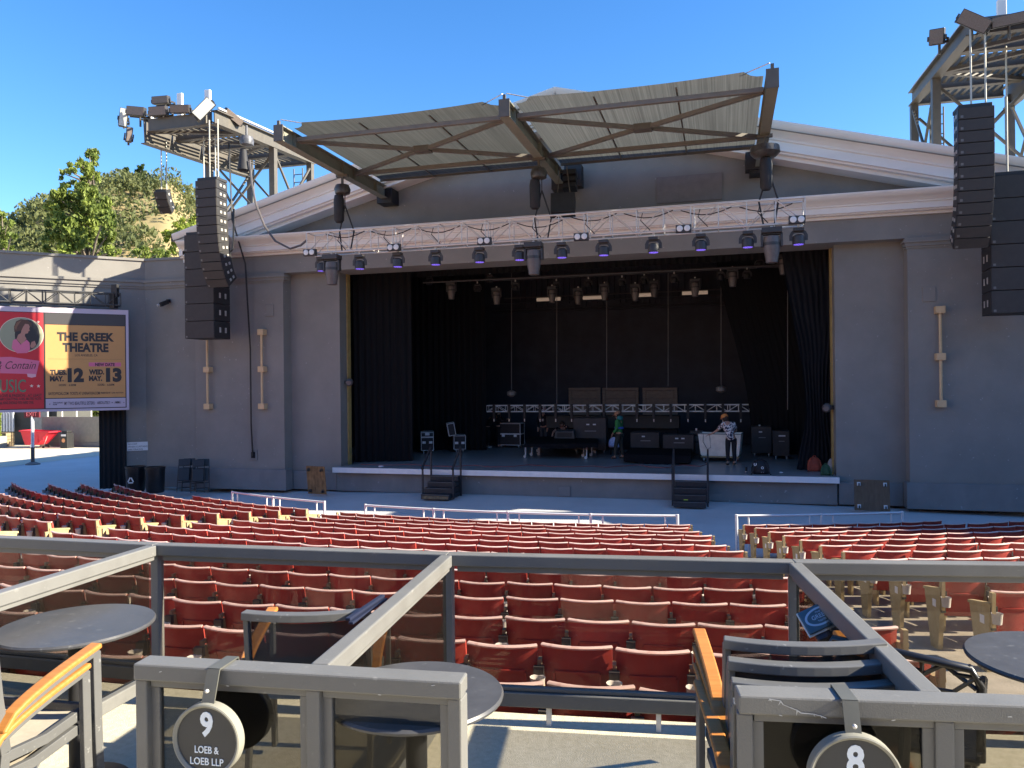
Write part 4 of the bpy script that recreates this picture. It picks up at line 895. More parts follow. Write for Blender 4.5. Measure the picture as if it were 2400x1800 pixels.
# NO EXIT sign
NP = V(-20.75, 23.98, 0)+WN*.02; q = atP(322, 1046, V(-19.7, 23.9, 0), V(0,-1,0))
q = V(-20.62, 23.86, 1.62); m4 = Matrix((WE, ZUP, WN)).transposed().to_4x4(); qq = atP(323, 1046, NP, WN); m4.translation = qq
t = thing('notice_sign', 'white notice about drawn curtains on the wing wall', 'sign', mw=m4)
MB().bx(-.36, .36, -.16, .16, 0, .015).build('board', white_m, t, bevel=.004)
for k, s in enumerate(('NO EXIT','WHEN CURTAINS','ARE DRAWN')): o = obj('lettering', text_mesh(s, ink, -.32, (-.02, .32, .16)[k], .06-.10*k, .12-.10*k, .003, .0), t); o.location = (0, 0, .0152)
# brass wall lights
for i, (x, z0, z1) in enumerate(((-17.98, 2.9, 5.7), (-15.74, 2.9, 5.66), (5.82, 2.9, 5.66))):
    t = thing('wall_light', ['brass bar light on the wall below the left sub cabinets','brass bar light on the left pilaster beside the hanging cable','brass bar light on the right pilaster'][i], 'wall light', (x, 24.0, z0), group='brass wall lights')
    MB().tube((0,-.16,.05), (0,-.16,z1-z0-.05), .042, 10).build('bar', brass_m, t, smooth=40)
    for z in (.07, (z1-z0)/2, z1-z0-.07): MB().bx(-.12, .12, -.24, .0, z-.1, z+.1).build('block', brass_m, t, bevel=.012)
# cables
a = atY(583, 470, 23.0); tag(MB().rope([(-16.6,23.3,12.2), (-16.5,23.3,9.5), (-16.2,23.6,8.0), (-16.2,23.85,5), (-16.2,23.85,2.4), (-16.2,23.93,1.2)], .03).build('wall_cable', black_m), 'long black cable hanging down the left pilaster', 'cable')
p0 = atY(578, 330, 22.0); t = thing('cable_hoist', 'wrapped hoist with a cloth bag hung from the left tower', 'hoist', (p0.x, 22.0, p0.z))
MB().lathe([(.04,.5),(.04,.16),(.2,.13),(.24,.0),(.22,-.14),(.1,-.18)], 8).build('body', M('wrap_grey', (.10,.10,.11), .35, var=.5, scale=9), t, smooth=50); MB().lathe([(.1,-.26),(.13,-.5),(.2,-.95),(.14,-1.0)], 10, (-.13,0,0)).build('bag', MATS['bag_cloth'], t, smooth=50)
pts = [atY(*v, 22.0) for v in ((585,375),(590,430),(600,480),(620,530),(645,565),(680,583),(705,575),(719,563))]
tag(MB().rope(pts, .035).build('feeder_cable', M('cable_grey', (.10,.09,.09), .5)), 'thick cable sagging from the left tower to the truss end', 'cable')
pts = [atY(*v, 21.95) for v in ((548,490),(547,560),(545,585),(535,595))]; tag(MB().rope(pts, .03).build('array_cable', black_m), 'short cable looped behind the left curved array', 'cable')

# ================================================================== SEATING
def shell(b, k=0):
    """red back shell; local x across, y towards the stage, z up from the row floor"""
    nx, nz = 10, 5; w, zb, zt = .472, .36, .785
    for side in (0, 1):
        for j in range(nz+1):
            v = j/nz; ww = w*(.86+.14*min(1, v*1.6))
            for i in range(nx+1):
                u = 2*i/nx-1; x = u*ww/2; y = .040*u*u*(.6+.4*v) + .05*(1-v) - .02*v*v + (.022 if side else 0); b.v.append((x, y, zb+(zt-zb)*v-.006*(1-u*u)*v))
    o = len(b.v)-2*(nx+1)*(nz+1); n1 = (nx+1)*(nz+1)
    for j in range(nz):
        for i in range(nx):
            a = o+j*(nx+1)+i; b.f.append((a, a+1, a+nx+2, a+nx+1)); a += n1; b.f.append((a, a+nx+1, a+nx+2, a+1)); b.m += [b.cur, b.cur]
    for j in range(nz):
        for i in (0, nx): a = o+j*(nx+1)+i; b.f.append((a, a+nx+1, a+nx+1+n1, a+n1)); b.m.append(b.cur)
    return b
def rim(b):
    pts = []
    for i in range(11): u = 2*i/10-1; pts.append((u*.236, .040*u*u-.018, .785-.006*(1-u*u)))
    return b.sweep(pts, [(.014,-.009),(.018,.002),(.010,.010),(-.013,.010),(-.017,.001),(-.011,-.009)])
def panel(b):   # raised moulding on the rear of the shell
    for i0, i1, z0, z1 in ((-.15,.15,.60,.615),):
        for s in range(6):
            u0 = i0+(i1-i0)*s/6; u1 = i0+(i1-i0)*(s+1)/6; f = lambda x, z: .040*(x/.2275)**2*.85+.05*(1-(z-.36)/.425)-.02*((z-.36)/.425)**2-.010
            b.add([(u0,f(u0,z0),z0),(u1,f(u1,z0),z0),(u1,f(u1,z1)+.0,z1),(u0,f(u0,z1),z1),(u0,f(u0,z1)+.02,z1+.006),(u1,f(u1,z1)+.02,z1+.006),(u0,f(u0,z0)+.02,z0-.004),(u1,f(u1,z0)+.02,z0-.004)], [(0,1,2,3),(3,2,5,4),(6,7,1,0)])
    for sx in (-1, 1):
        x = sx*.155; f = lambda z: .040*(x/.2275)**2*.85+.05*(1-(z-.36)/.425)-.02*((z-.36)/.425)**2-.008
        b.bar((x, f(.42), .42), (x, f(.6)+.004, .6), .014, .014)
    return b
def pan(b):
    nx, ny = 8, 6
    for side in (0, 1):
        for j in range(ny+1):
            v = j/ny
            for i in range(nx+1):
                u = 2*i/nx-1; b.v.append((u*.22, .06+.40*v, .37+.055*v+.03*u*u-.04*math.sin(math.pi*v)*.6-(.02 if side else 0)-.05*max(0, v-.85)/.15*(1)))
    o = len(b.v)-2*(nx+1)*(ny+1); n1 = (nx+1)*(ny+1)
    for j in range(ny):
        for i in range(nx):
            a = o+j*(nx+1)+i; b.f.append((a, a+1, a+nx+2, a+nx+1)); a += n1; b.f.append((a, a+nx+1, a+nx+2, a+1)); b.m += [b.cur, b.cur]
    return b
def std(b):     # tan standard on the seat's left
    b.add([(-.265,.02,0),(-.235,.02,0),(-.235,.16,0),(-.265,.16,0),(-.265,.0,.66),(-.235,.0,.66),(-.235,.2,.60),(-.265,.2,.60)], [(0,3,2,1),(4,5,6,7),(0,1,5,4),(1,2,6,5),(2,3,7,6),(3,0,4,7)]); b.bx(-.262,-.238,-.01,.06,.66,.69); return b
def brk(b): b.bx(-.285,-.215,-.05,-.012,.585,.655).bx(-.272,-.228,-.045,-.01,.42,.585); return b
def cup(b): b.lathe([(.040,0),(.050,.1),(.053,.105),(.044,.1),(.036,.01),(0,.01)], 12, (-.25,-.095,.50)); return b
def endstd(b, s): # full aisle standard
    x = s*.262; b.add([(x-.024,.02,0),(x+.024,.02,0),(x+.024,.18,0),(x-.024,.18,0),(x-.024,-.05,.66),(x+.024,-.05,.66),(x+.024,.30,.60),(x-.024,.30,.60)], [(0,3,2,1),(4,5,6,7),(0,1,5,4),(1,2,6,5),(2,3,7,6),(3,0,4,7)]); b.add([(x-.03,-.05,.661),(x+.03,-.05,.661),(x+.03,.32,.601),(x-.03,.32,.601),(x-.03,-.05,.69),(x+.03,-.05,.69),(x+.03,.32,.63),(x-.03,.32,.63)], [(0,3,2,1),(4,5,6,7),(0,1,5,4),(1,2,6,5),(2,3,7,6),(3,0,4,7)])
    b.add([(x-.018,-.06,.45),(x+.018,-.06,.45),(x+.018,.02,.45),(x-.018,.02,.45),(x-.018,-.075,.79),(x+.018,-.075,.79),(x+.018,-.02,.79),(x-.018,-.02,.79)], [(0,3,2,1),(4,5,6,7),(0,1,5,4),(1,2,6,5),(2,3,7,6),(3,0,4,7)]); return b
seats = []
for k in range(ROWS):
    Rr = FR0+PITCH_R*k; step = math.degrees(.5/Rr)
    for blk, a0, a1 in (('left', -25.7 if k == 0 else -35, -13.0), ('centre', -10.55, 10.55), ('right', 13.25, 25.4 if k == 0 else 35)):
        n = int((a1-a0)/step); mid = (a0+a1)/2
        if blk == 'left': st0 = a1-step/2; rng = [st0-i*step for i in range(n)]
        elif blk == 'right': rng = [a0+step/2+i*step for i in range(n)]
        else: rng = [mid+(i-(n-1)/2)*step for i in range(n)]
        for i, th in enumerate(rng): seats.append((blk, k, i, n, th, Rr))
def inview(p):
    d = p-CAM; t = d.dot(CW)
    if t < .5: return False
    x = 1200+FPX*d.dot(CR)/t; y = 900-FPX*d.dot(CU)/t; return -90 < x < 2490 and y < 1830
vis = []
for s_ in seats:
    p = pol(s_[5], s_[4], floor_z(s_[1])+.7)
    if inview(p): vis.append(((p-CAM).length, s_, p))
vis.sort(key=lambda v: v[0])
me_ = dict(backrest=shell(MB()).mesh('backrest', red_m, 50), top_rim=rim(MB()).mesh('top_rim', fade_m, 60), back_moulding=panel(MB()).mesh('back_moulding', red_m), seat_pan=pan(MB()).mesh('seat_pan', red_m, 50), standard=std(MB()).mesh('standard', tan_m), bracket=brk(MB()).mesh('bracket', brk_m), cup_holder=cup(MB()).mesh('cup_holder', cup_m, 40))
endm = {s: endstd(MB(), s).mesh('aisle_standard', tan_m) for s in (-1, 1)}
plate = {s: MB().bx(s*.262+s*.024-.004, s*.262+s*.024+.004, .05, .12, .46, .54).mesh('row_plate', white_m) for s in (-1, 1)}
def place(s_): return Matrix.Translation(pol(s_[5], s_[4], floor_z(s_[1]))) @ Matrix.Rotation(R(s_[4]), 4, 'Z')
def is_end(blk, i, n):
    r = []
    if (blk == 'left' and i == 0) or (blk == 'centre' and i == n-1): r.append(1)
    if (blk == 'right' and i == 0) or (blk == 'centre' and i == 0): r.append(-1)
    return r
far = MB()
for q, (dist, s_, p) in enumerate(vis):
    blk, k, i, n, th, Rr = s_
    m4 = place(s_) @ Matrix.Rotation(R(random.gauss(0, 1.0)), 4, 'Z') @ Matrix.Rotation(R(random.gauss(0, 1.0)), 4, 'X')
    if q < 300:
        frm = {'left': 'its right aisle', 'right': 'its left aisle', 'centre': 'its left aisle'}[blk]
        o = thing('theatre_seat', 'red seat, %s block, %s row from the pit, %s from %s' % (blk, ordn(k), ordn(i), frm), 'seat', mw=m4, group='red theatre seats')
        for nm, me in me_.items():
            if nm == 'standard' and -1 in is_end(blk, i, n): continue
            obj(nm, me, o)
        for sd in is_end(blk, i, n): e_ = obj('aisle_standard', endm[sd], o); obj('row_plate', plate[sd], e_)
    else:
        far.M = m4
        for c_, fn in enumerate((shell, rim, panel, pan, std, brk)):
            far.cur = {0:0,1:1,2:0,3:0,4:2,5:3}[c_]; far.M = None; o0 = len(far.v); fn(far)
            far.v[o0:] = [tuple(m4 @ Vector(v)) for v in far.v[o0:]]
        for sd in is_end(blk, i, n):
            far.cur = 2; o0 = len(far.v); endstd(far, sd); far.v[o0:] = [tuple(m4 @ Vector(v)) for v in far.v[o0:]]
        far.cur = 4; o0 = len(far.v); cup(far); far.v[o0:] = [tuple(m4 @ Vector(v)) for v in far.v[o0:]]
tag(far.build('distant_seats', [red_m, fade_m, tan_m, brk_m, cup_m], smooth=50), 'red theatre seats in the front rows farthest from the camera', 'seats', kind='stuff')

# ================================================================== PIT
white_rail = M('rail_white', (.66,.67,.68), .4, var=.06)
def pit_rail(label, pxs, Rr=22.45, zt=.60):
    """pxs: picture positions of the upright posts"""
    def on(px):
        best = None
        for i in range(1800):
            th = -40+80*i/1800; v = pol(Rr, th, zt)-CAM; t = v.dot(CW); x = 1200+FPX*v.dot(CR)/t
            if best is None or abs(x-px) < best[0]: best = (abs(x-px), th)
        return best[1]
    ths = [on(p) for p in pxs]; c = pol(Rr, ths[0], 0); t = thing('pit_rail', label, 'railing', (c.x, c.y, 0), group='white rails in front of the seats')
    gl = lambda Rr: -.25*(Rr-16.2)/6.65
    for th in ths: MB().tube(pol(Rr, th, gl(Rr))-c, pol(Rr, th, zt+.03)-c, .032, 8).build('post', white_rail, t, smooth=60)
    for a, b in zip(ths, ths[1:]):
        pts = [pol(Rr, a+(b-a)*f/6, zt)-c for f in range(7)]; MB().rope(pts, .026, 8).build('top_rail', white_rail, t, smooth=60)
        MB().rope([p-V(0,0,.36) for p in pts], .02, 8).build('lower_rail', white_rail, t, smooth=60)
        for th in (a+(b-a)*.14, b-(b-a)*.14): MB().tube(pol(Rr, th, gl(Rr))-c, pol(Rr, th, zt-.01)-c, .02, 8).build('baluster', white_rail, t, smooth=60)
pit_rail('white pipe rail in front of the left seat block', (544, 640, 760)); pit_rail('long white pipe rail in front of the centre seat block', (857, 1016, 1190, 1384, 1588)); pit_rail('white pipe rail in front of the right seat block', (1726, 1925, 2115))
def stairs(label, px, worn, scl):
    w = .92 if not worn else .95; c = atY(px, 1150, 24.05); t = thing('stage_stairs', label, 'stairs', (c.x, 24.05, 0), group='portable stage stairs')
    m_ = M('stair_black', (.028,.028,.032), .6, var=.3, scale=6); n = 4; hz_ = .165; dp = .28
    for i in range(n):
        z1 = (i+1)*hz_; y0 = -(n-i)*dp
        MB().bx(-w/2, w/2, y0, -.0, i*hz_+.003, z1-.02).build('riser', m_, t); tr = MB().bx(-w/2-.01, w/2+.01, y0-.02, y0+dp+.0, z1-.019, z1).build('tread', m_, t, bevel=.006); MB().bx(-w/2, w/2, y0-.023, y0-.0205, z1-.014, z1-.006).build('nosing', M('nosing_grey', (.22,.22,.23), .5), tr)
    if worn: MB().bx(-w/2+.03, w/2-.03, -n*dp-.008, -n*dp-.001, .02, .12).build('bare_wood', M('bare_ply', (.30,.20,.10), .8, col2=(.06,.05,.04), scale=7), t)
    else: MB().bx(-.18, -.06, -n*dp+dp-.035, -n*dp+dp-.026, .175, .2).build('tape', M('tape_yellow', (.6,.75,.1), .5, var=0), t)
    for s in (-1, 1):
        x = s*(w/2+.045); b = MB(); b.bar((x, -.1, 0), (x, -.1, 1.62 if not worn else 1.6), .05, .05).bar((x, -.85, 0), (x, -.85, .98), .05, .05).bar((x, -.1, 1.60), (x, -.92, .95), .05, .06); b.build('handrail', m_, t)
stairs('worn black stage steps left of centre, bottom riser bare wood', 1048, True, 1); stairs('black stage steps right of centre with a yellow tape mark', 1620, False, 1)
def dolly(label, pa, pb, z1, mat, lean, cast, wide):
    a = atZ(*pa, 0); b_ = atZ(*pb, 0); e = (b_-a); L = e.length; m4 = frame(a, e) @ Matrix.Rotation(R(lean), 4, 'X')
    t = thing('wheeled_board', label, 'dolly', mw=m4, group='wheeled boards leaning on the wall')
    MB().bx(0, L, 0, .03, 0, z1).build('board', mat, t, bevel=.008)
    for x in (.12, L-.12):
        for z in (.12, z1-.12): c = MB().bx(x-.045, x+.045, -.02, 0, z-.05, z+.05).build('caster_plate', cast, t); MB().lathe([(.04,-.016),(.04,.016)], 12, (x, -.07, z-.015), (1,0,0)).build('wheel', brk_m, t)
    return t
dl = dolly('small stained plywood board with four casters leaning left of the stage', (722, 1157), (765, 1159.5), .96, M('stained_ply', (.34,.19,.08), .8, col2=(.10,.055,.025), scale=5, stretch=(2,2,.6)), 6, brk_m, 0)
dolly('square dark plywood board with white casters leaning right of the stage', (2003, 1196), (2087, 1199), .86, M('dark_ply', (.10,.065,.04), .75, col2=(.17,.115,.075), scale=5, stretch=(3,3,.6)), -5, white_m, 1)
# folding chairs
fold_m = M('folding_black', (.02,.02,.022), .4, var=.2)
for i, (pxx, pyy) in enumerate(((430, 1153), (463, 1155))):
    p = atZ(pxx, pyy, 0); t = thing('folding_chair', 'folded black chairs leaning on the plinth, %s pair' % ['left','right'][i], 'chair', (p.x, p.y, 0), R(28), group='folded chairs by the wall'); t.scale = (1.05, 1.2, 1.2)
    for d_ in (0, .14):
        tf = Matrix.Translation((d_*.9, d_, 0)) @ Matrix.Rotation(R(-14), 4, 'X')
        for nm, fn in (('leg', lambda b, s: b.tube((s*.21,0,0), (s*.19,0,.62), .014).tube((s*.19,0,.62), (s*.17,0,.96), .014)),):
            for s in (-1, 1): b = MB(); b.M = tf; fn(b, s); b.build(nm, fold_m, t)
        b = MB(); b.M = tf; b.bx(-.19,.19,-.03,.0,.76,.97).build('backrest', fold_m, t, bevel=.02); b = MB(); b.M = tf; b.bx(-.18,.18,-.05,-.01,.32,.70).build('seat', fold_m, t, bevel=.02); b = MB(); b.M = tf; b.tube((-.2,0,.12),(.2,0,.12),.012).tube((-.2,0,.28),(.2,0,.28),.012).build('stretcher', fold_m, t)
for i, (pxx, pyy) in enumerate(((318, 1152), (364, 1154))):
    p = atZ(pxx, pyy, 0); t = thing('rubbish_bin', ['black bin with a white recycling triangle by the gate curtain','plain black bin right of the recycling bin'][i], 'bin', (p.x, p.y, 0), R(15), group='black bins by the wing wall')
    MB().lathe([(.27,0),(.30,.05),(.33,.84),(.345,.85),(.345,.90),(.31,.90),(.29,.5),(.26,.05)], 22).build('body', M('bin_black', (.016,.016,.018), .35, var=.3), t, smooth=40)
    MB().bx(-.26,.26,-.26,.26,.80,.83).build('lid', fold_m, t, bevel=.02)
    if i == 0:
        b = MB()
        for k in range(3): a_ = 2.094*k+math.pi/2; c_ = a_+2.094; A_ = V(.13*math.cos(a_), -.345, .42+.14*math.sin(a_)); B_ = V(.13*math.cos(c_), -.345, .42+.14*math.sin(c_)); b.bar(A_.lerp(B_, .14), A_.lerp(B_, .86), .02, .035)
        b.build('recycling_mark', white_m, t)
# ================================================================== GEAR ON STAGE
case_m = M('case_black', (.022,.022,.026), .5, var=.2, scale=6); edge_m = M('case_edge', (.84,.84,.84), .4, metal=.0, var=.1); caster_m = M('caster_grey', (.55,.55,.55), .4, var=.1)
def F(px, py): return atZ(px, py, SZ)
def wheel(b, x, y, r=.055): b.lathe([(r,-.018),(r,.018)], 12, (x, y, r), (1,0,0)); b.bx(x-.03, x+.03, y-.03, y+.03, r*1.3, .125); return b
def road_case(label, loc, rz, w, d, h, lid=None, handles=2, cat='road case', note=None):
    t = thing('road_case', label, cat, loc, rz, 'road cases on the stage'); z0 = .13
    bd = MB().bx(-w/2, w/2, -d/2, d/2, z0, z0+h).build('body', case_m, t); e = .022; b = MB()
    for x in (-w/2, w/2):
        for y in (-d/2, d/2): b.bar((x,y,z0), (x,y,z0+h), e, e)
    for z in ([z0, z0+h] + ([z0+h*lid, z0+h*lid+.03] if lid else [])):
        for y in (-d/2, d/2): b.bar((-w/2,y,z), (w/2,y,z), e, e)
        for x in (-w/2, w/2): b.bar((x,-d/2,z), (x,d/2,z), e, e)
    b.build('edge_trim', edge_m, t)
    for k in range(handles): x = (-.25+.5*k/max(1,handles-1))*w*1.1; MB().bx(x-.07, x+.07, -d/2-.014, -d/2-.002, z0+h*.38, z0+h*.38+.1).build('handle', edge_m, t, bevel=.01)
    for x in (-w/2+.1, w/2-.1):
        for y in (-d/2+.1, d/2-.1): wheel(MB(), x, y).build('caster', caster_m, t)
    if note: MB().bx(-.09,.09,-d/2-.008,-d/2-.002,z0+h*.84,z0+h*.84+.11).build('paper_label', white_m, t)
    return t
p = F(987, 1063); road_case('black road case with a paper label, leftmost on the stage', (p.x+.1, p.y+.45, SZ), R(22), .50, .95, .74, .72, note=True)
p = F(1062, 1060); t = road_case('black road case with its lid tipped open, second from the left', (p.x+.12, p.y+.45, SZ), R(22), .48, .9, .56)
b = MB(); b.M = Matrix.Translation((-.3,-.1,.72)) @ Matrix.Rotation(R(-10), 4, 'Y') @ Matrix.Rotation(R(0), 4, 'X'); b.bx(-.14,.14,-.46,.46,0,.50); b.build('open_lid', case_m, t)
b = MB(); b.M = Matrix.Translation((-.3,-.1,.72)) @ Matrix.Rotation(R(-10), 4, 'Y')
for x in (-.14,.14):
    for y in (-.46,.46): b.bar((x,y,0),(x,y,.5),.024,.024)
    for z in (0,.5): b.bar((x,-.46,z),(x,.46,z),.024,.024)
for y in (-.46,.46):
    for z in (0,.5): b.bar((-.14,y,z),(.14,y,z),.024,.024)
b.build('lid_trim', edge_m, t)
p = F(1194, 1050); road_case('tall two part black road case beside the crouching crew', (p.x, p.y+.35, SZ), R(-3), 1.02, .6, .95, .5, handles=2)
# dark cases and amps further back
for i, (xa, xb, yt_, yb, Y, lab) in enumerate(((1344,1420,980,1052,31.0,'dark upright case with two paper tags behind the draped platform'),(1478,1545,1014,1056,30.4,'low dark case with one paper tag right of the green hooded figure'),(1554,1626,1019,1062,29.8,'low dark case with two paper tags next to the laundry cart'),(1762,1808,1000,1052,30.5,'dark amplifier rack behind the patterned shirt figure'),(1812,1850,1010,1062,29.5,'black flight case with pale stencil near the right drape'))):
    a = atY(xa, yb, Y); c = atY(xb, yt_, Y); w = c.x-a.x; h = c.z-SZ
    t = thing('flight_case', lab, 'road case', ((a.x+c.x)/2, Y, SZ), group='dark cases upstage'); MB().bx(-w/2, w/2, 0, .6, .12, h).build('body', M('case_brown', (.05,.045,.045), .55, var=.2), t, bevel=.015)
    for x in (-w/2+.1, w/2-.1): wheel(MB(), x, .1).build('caster', caster_m, t)
    for k in range([2,1,2,1,2][i]): MB().bx(w*(-.05+.2*k)-.06, w*(-.05+.2*k)+.06, -.012, -.002, h*.80, h*.80+.05).build('paper_tag', white_m, t)
    MB().bx(-w*.15, w*.2, -.011, -.002, h*.62, h*.62+.025).build('stencil', M('stencil_grey', (.3,.3,.3), .6, var=0), t)
a = atY(1280, 1003, 32.5); c = atY(1592, 974, 32.5); rs = thing('stage_riser', 'long grey riser behind the dark cases', 'riser', (a.x, 32.5, SZ)); MB().bx(0, c.x-a.x, 0, .8, a.z-SZ, c.z-SZ).build('fascia', M('riser_grey', (.055,.052,.046), .7), rs, bevel=.02); MB().bx(.1, c.x-a.x-.1, .2, .7, 0, a.z-SZ-.003).build('base', dark_m, rs)
# low truss upstage
a = atY(1141, 965, 31.8); c = atY(1757, 962, 31.8); h = atY(1450, 949, 31.8).z-atY(1450, 964, 31.8).z
truss('floor_truss', 'low silver truss across the back of the stage', (a.x, 31.8, a.z), (c.x, 31.8, a.z), .3, h, .42, M('truss_dull', (.85,.84,.82), .4, metal=.1), rch=.024, rw=.014)
for i in range(16):
    f = (i+.5)/16; x = a.x+(c.x-a.x)*f; t = thing('truss_clamp', 'black lamp clamp under the low stage truss, %s from the left' % ORD[i], 'clamp', (x, 31.75, a.z), group='clamps under the low truss'); MB().bx(-.05,.05,-.06,.1,-.3,h+.05).build('body', black_m, t); MB().bx(-.02,.02,-.04,.04,-.42,-.3).build('hook', alu_m, t)
# draped rolling platforms with white legs
def platform(label, pts, top, legs, skirt):
    c = sum(pts, V(0,0,0))/4; t = thing('rolling_platform', label, 'platform', (c.x, c.y, SZ), group='draped rolling platforms'); q = [p-c for p in pts]
    b = MB(); n = 24; lo = []
    rim_ = []
    for i in range(4):
        for f in range(n): rim_.append(q[i].lerp(q[(i+1) % 4], f/n))
    N = len(rim_); b.v = [(p.x, p.y, top) for p in rim_] + [(p.x*1.01, p.y*1.02, top-skirt*(1+.35*math.sin(6.28*i/n*.5)**2+.05*math.sin(i*1.7))) for i, p in enumerate(rim_)]
    b.f = [tuple(range(N))] + [(i, i+N, (i+1) % N+N, (i+1) % N) for i in range(N)]; b.m = [0]*len(b.f); b.build('black_cloth', matt_m, t, smooth=50)
    for p in legs:
        v = p-c; MB().tube((v.x, v.y, .1), (v.x, v.y, top-skirt*.6), .028, 8).build('leg', white_m, t); k = MB().lathe([(.06,-.02),(.06,.02)], 10, (v.x-.03, v.y, .06), (0,1,0)).build('caster', caster_m, t)
    return t
lg = [F(x, y) for x, y in ((1232,1073),(1247,1068),(1264,1067),(1262,1059),(1368,1071),(1375,1076),(1387,1069),(1396,1061))]
z_ = lambda px, py: atZ(px, py, SZ+.60)
platform('wide black draped platform on white caster legs at centre stage', [z_(1229,1040), z_(1400,1040), z_(1402,1024), z_(1240,1023)], .60, lg, .13)
z2 = lambda px, py: atZ(px, py, SZ+.30)
platform('low black draped platform right of the green hooded figure', [z2(1462,1066), z2(1618,1070), z2(1622,1052), z2(1478,1050)], .32, [F(1460,1073), F(1610,1076)], .24)
t = thing('monitor_wedge', 'grey stage monitor wedge standing on the draped platform', 'speaker', atZ(1325, 1027, SZ+.605)); MB().add([(-.42,-.2,0),(.42,-.2,0),(.42,.25,0),(-.42,.25,0),(-.38,-.16,.3),(.38,-.16,.3),(.38,.2,.36),(-.38,.2,.36)], [(0,3,2,1),(4,5,6,7),(0,1,5,4),(1,2,6,5),(2,3,7,6),(3,0,4,7)]).build('cabinet', M('wedge_grey', (.07,.07,.072), .6), t, bevel=.015); MB().bx(-.3,.3,-.205,-.19,.06,.24).build('grille', black_m, t)
# laundry cart
pc = F(1690, 1080); t = thing('laundry_cart', 'cream canvas laundry cart on a wooden base with casters', 'cart', (pc.x, pc.y+.05, SZ), R(-6))
canv = M('canvas_cream', (.84,.80,.71), .85, var=.1, scale=5, bump=.3, bscale=14); N = 14
b = MB(); L_, D_ = .70, .44
def ring(z, sx, sy, wob): return [(sx*x, sy*y, z+wob*math.sin(i*1.9)) for i, (x, y) in enumerate([(-1,-1),(-.5,-1.03),(0,-1.02),(.5,-1.03),(1,-1),(1.02,-.3),(1.02,.3),(1,1),(.5,1.03),(0,1.02),(-.5,1.03),(-1,1),(-1.02,.3),(-1.02,-.3)])]
lv = [ring(.2, .62, .40, 0), ring(.26, .66, .42, .0), ring(.5, .69, .435, .005), ring(.74, .71, .45, .005), ring(.98, .74, .47, .012), ring(.985, .71, .44, .012), ring(.6, .66, .41, 0)]
for r_ in lv: b.v += r_
for j in range(len(lv)-1):
    for i in range(N): b.f.append((j*N+i, j*N+(i+1) % N, (j+1)*N+(i+1) % N, (j+1)*N+i)); b.m.append(0)
b.f.append(tuple(6*N+i for i in range(N))); b.m.append(0); b.build('canvas_bag', canv, t, smooth=35)
b = MB(); b.flat([(x*1.0, y*1.0, .985) for x, y, _ in ring(0, .73, .46, 0)]+[(-.73,-.46,.985)], .03, .03); b.build('top_rim', M('rim_grey', (.16,.15,.14), .6), t)
MB().bx(-.66,.66,-.44,.44,.145,.195).build('wood_base', M('base_wood', (.42,.30,.16), .7), t, bevel=.01)
for x in (-.55,.55):
    for y in (-.34,.34): wheel(MB(), x, y, .06).build('caster', caster_m, t)
MB().rope([(-.55,-.47,1.0),(-.56,-.49,.7),(-.42,-.5,.45),(-.3,-.5,.5),(-.32,-.49,.8),(-.34,-.47,1.0)], .008).build('draped_cable', black_m, t)
# bags, can, cloth
def bag(name, label, loc, w, d, h, mat, rz=0, straps=True, cat='bag'):
    t = thing(name, label, cat, loc, rz); b = MB(); n = 14
    pr = [(.0,.9,.9),(.12,1.02,1.05),(.45,1.0,1.0),(.72,.86,.8),(.9,.6,.5),(1.0,.25,.2)]
    for f, sx, sy in pr:
        for i in range(n): a_ = 6.2832*i/n; cx, cy = math.cos(a_), math.sin(a_); k = 1/max(abs(cx), abs(cy))**.6; b.v.append((w/2*sx*cx*k+.01*random.uniform(-1,1), d/2*sy*cy*k+.01*random.uniform(-1,1), h*f))
    for j in range(len(pr)-1):
        for i in range(n): b.f.append((j*n+i, j*n+(i+1) % n, (j+1)*n+(i+1) % n, (j+1)*n+i)); b.m.append(0)
    b.f += [tuple(range(n-1,-1,-1)), tuple(range((len(pr)-1)*n, len(pr)*n))]; b.m += [0,0]; b.build('body', mat, t, smooth=60)
    b2 = MB(); b2.bx(-w*.28, w*.28, -d*.62, -d*.44, h*.08, h*.42); b2.build('pocket', mat, t, bevel=.03)
    if straps:
        for s in (-1, 1): MB().flat([(s*w*.2,-d*.2,h*.9),(s*w*.3,-d*.55,h*.8),(s*w*.42,-d*.62,h*.4),(s*w*.5,-d*.7,.02),(s*w*.55,-d*1.1,.012)], .035, .008, V(0,-1,.2)).build('strap', mat, t)
        MB().rope([(-.05,0,h*.97),(-.03,0,h*1.08),(.03,0,h*1.08),(.05,0,h*.97)], .012).build('grab_loop', mat, t)
    return t
p = F(1783, 1112); t = bag('backpack', 'black backpack with white letters lying at the stage lip', (p.x, p.y+.15, SZ+.004), .52, .3, .44, M('pack_black', (.014,.014,.018), .6, var=.3))
for k, (s, x) in enumerate((('U', -.16), ('O', .05), ('A', .05))): o = obj('lettering', text_mesh(s, white_m, x-.04, x+.04, 0, .08, .003, .03), t); o.rotation_euler = (R(80), 0, 0); o.location = (0, -.185, (.26, .16, .06)[k])
p = F(1910, 1105); bag('backpack', 'rust red backpack by the right drape', (p.x, p.y+.1, SZ+.004), .42, .28, .44, M('pack_rust', (.36,.07,.04), .7, var=.2))
p = F(1940, 1114); bag('backpack', 'small green pack in front of the grey bag, right stage corner', (p.x-.05, p.y+.02, SZ+.004), .30, .2, .32, M('pack_green', (.03,.08,.04), .7, var=.3, scale=12))
p = F(1948, 1111); bag('tote_bag', 'grey soft bag slumped behind the small green pack', (p.x+.08, p.y+.22, SZ+.004), .32, .26, .46, M('bag_grey', (.34,.31,.30), .8, var=.2), straps=False)
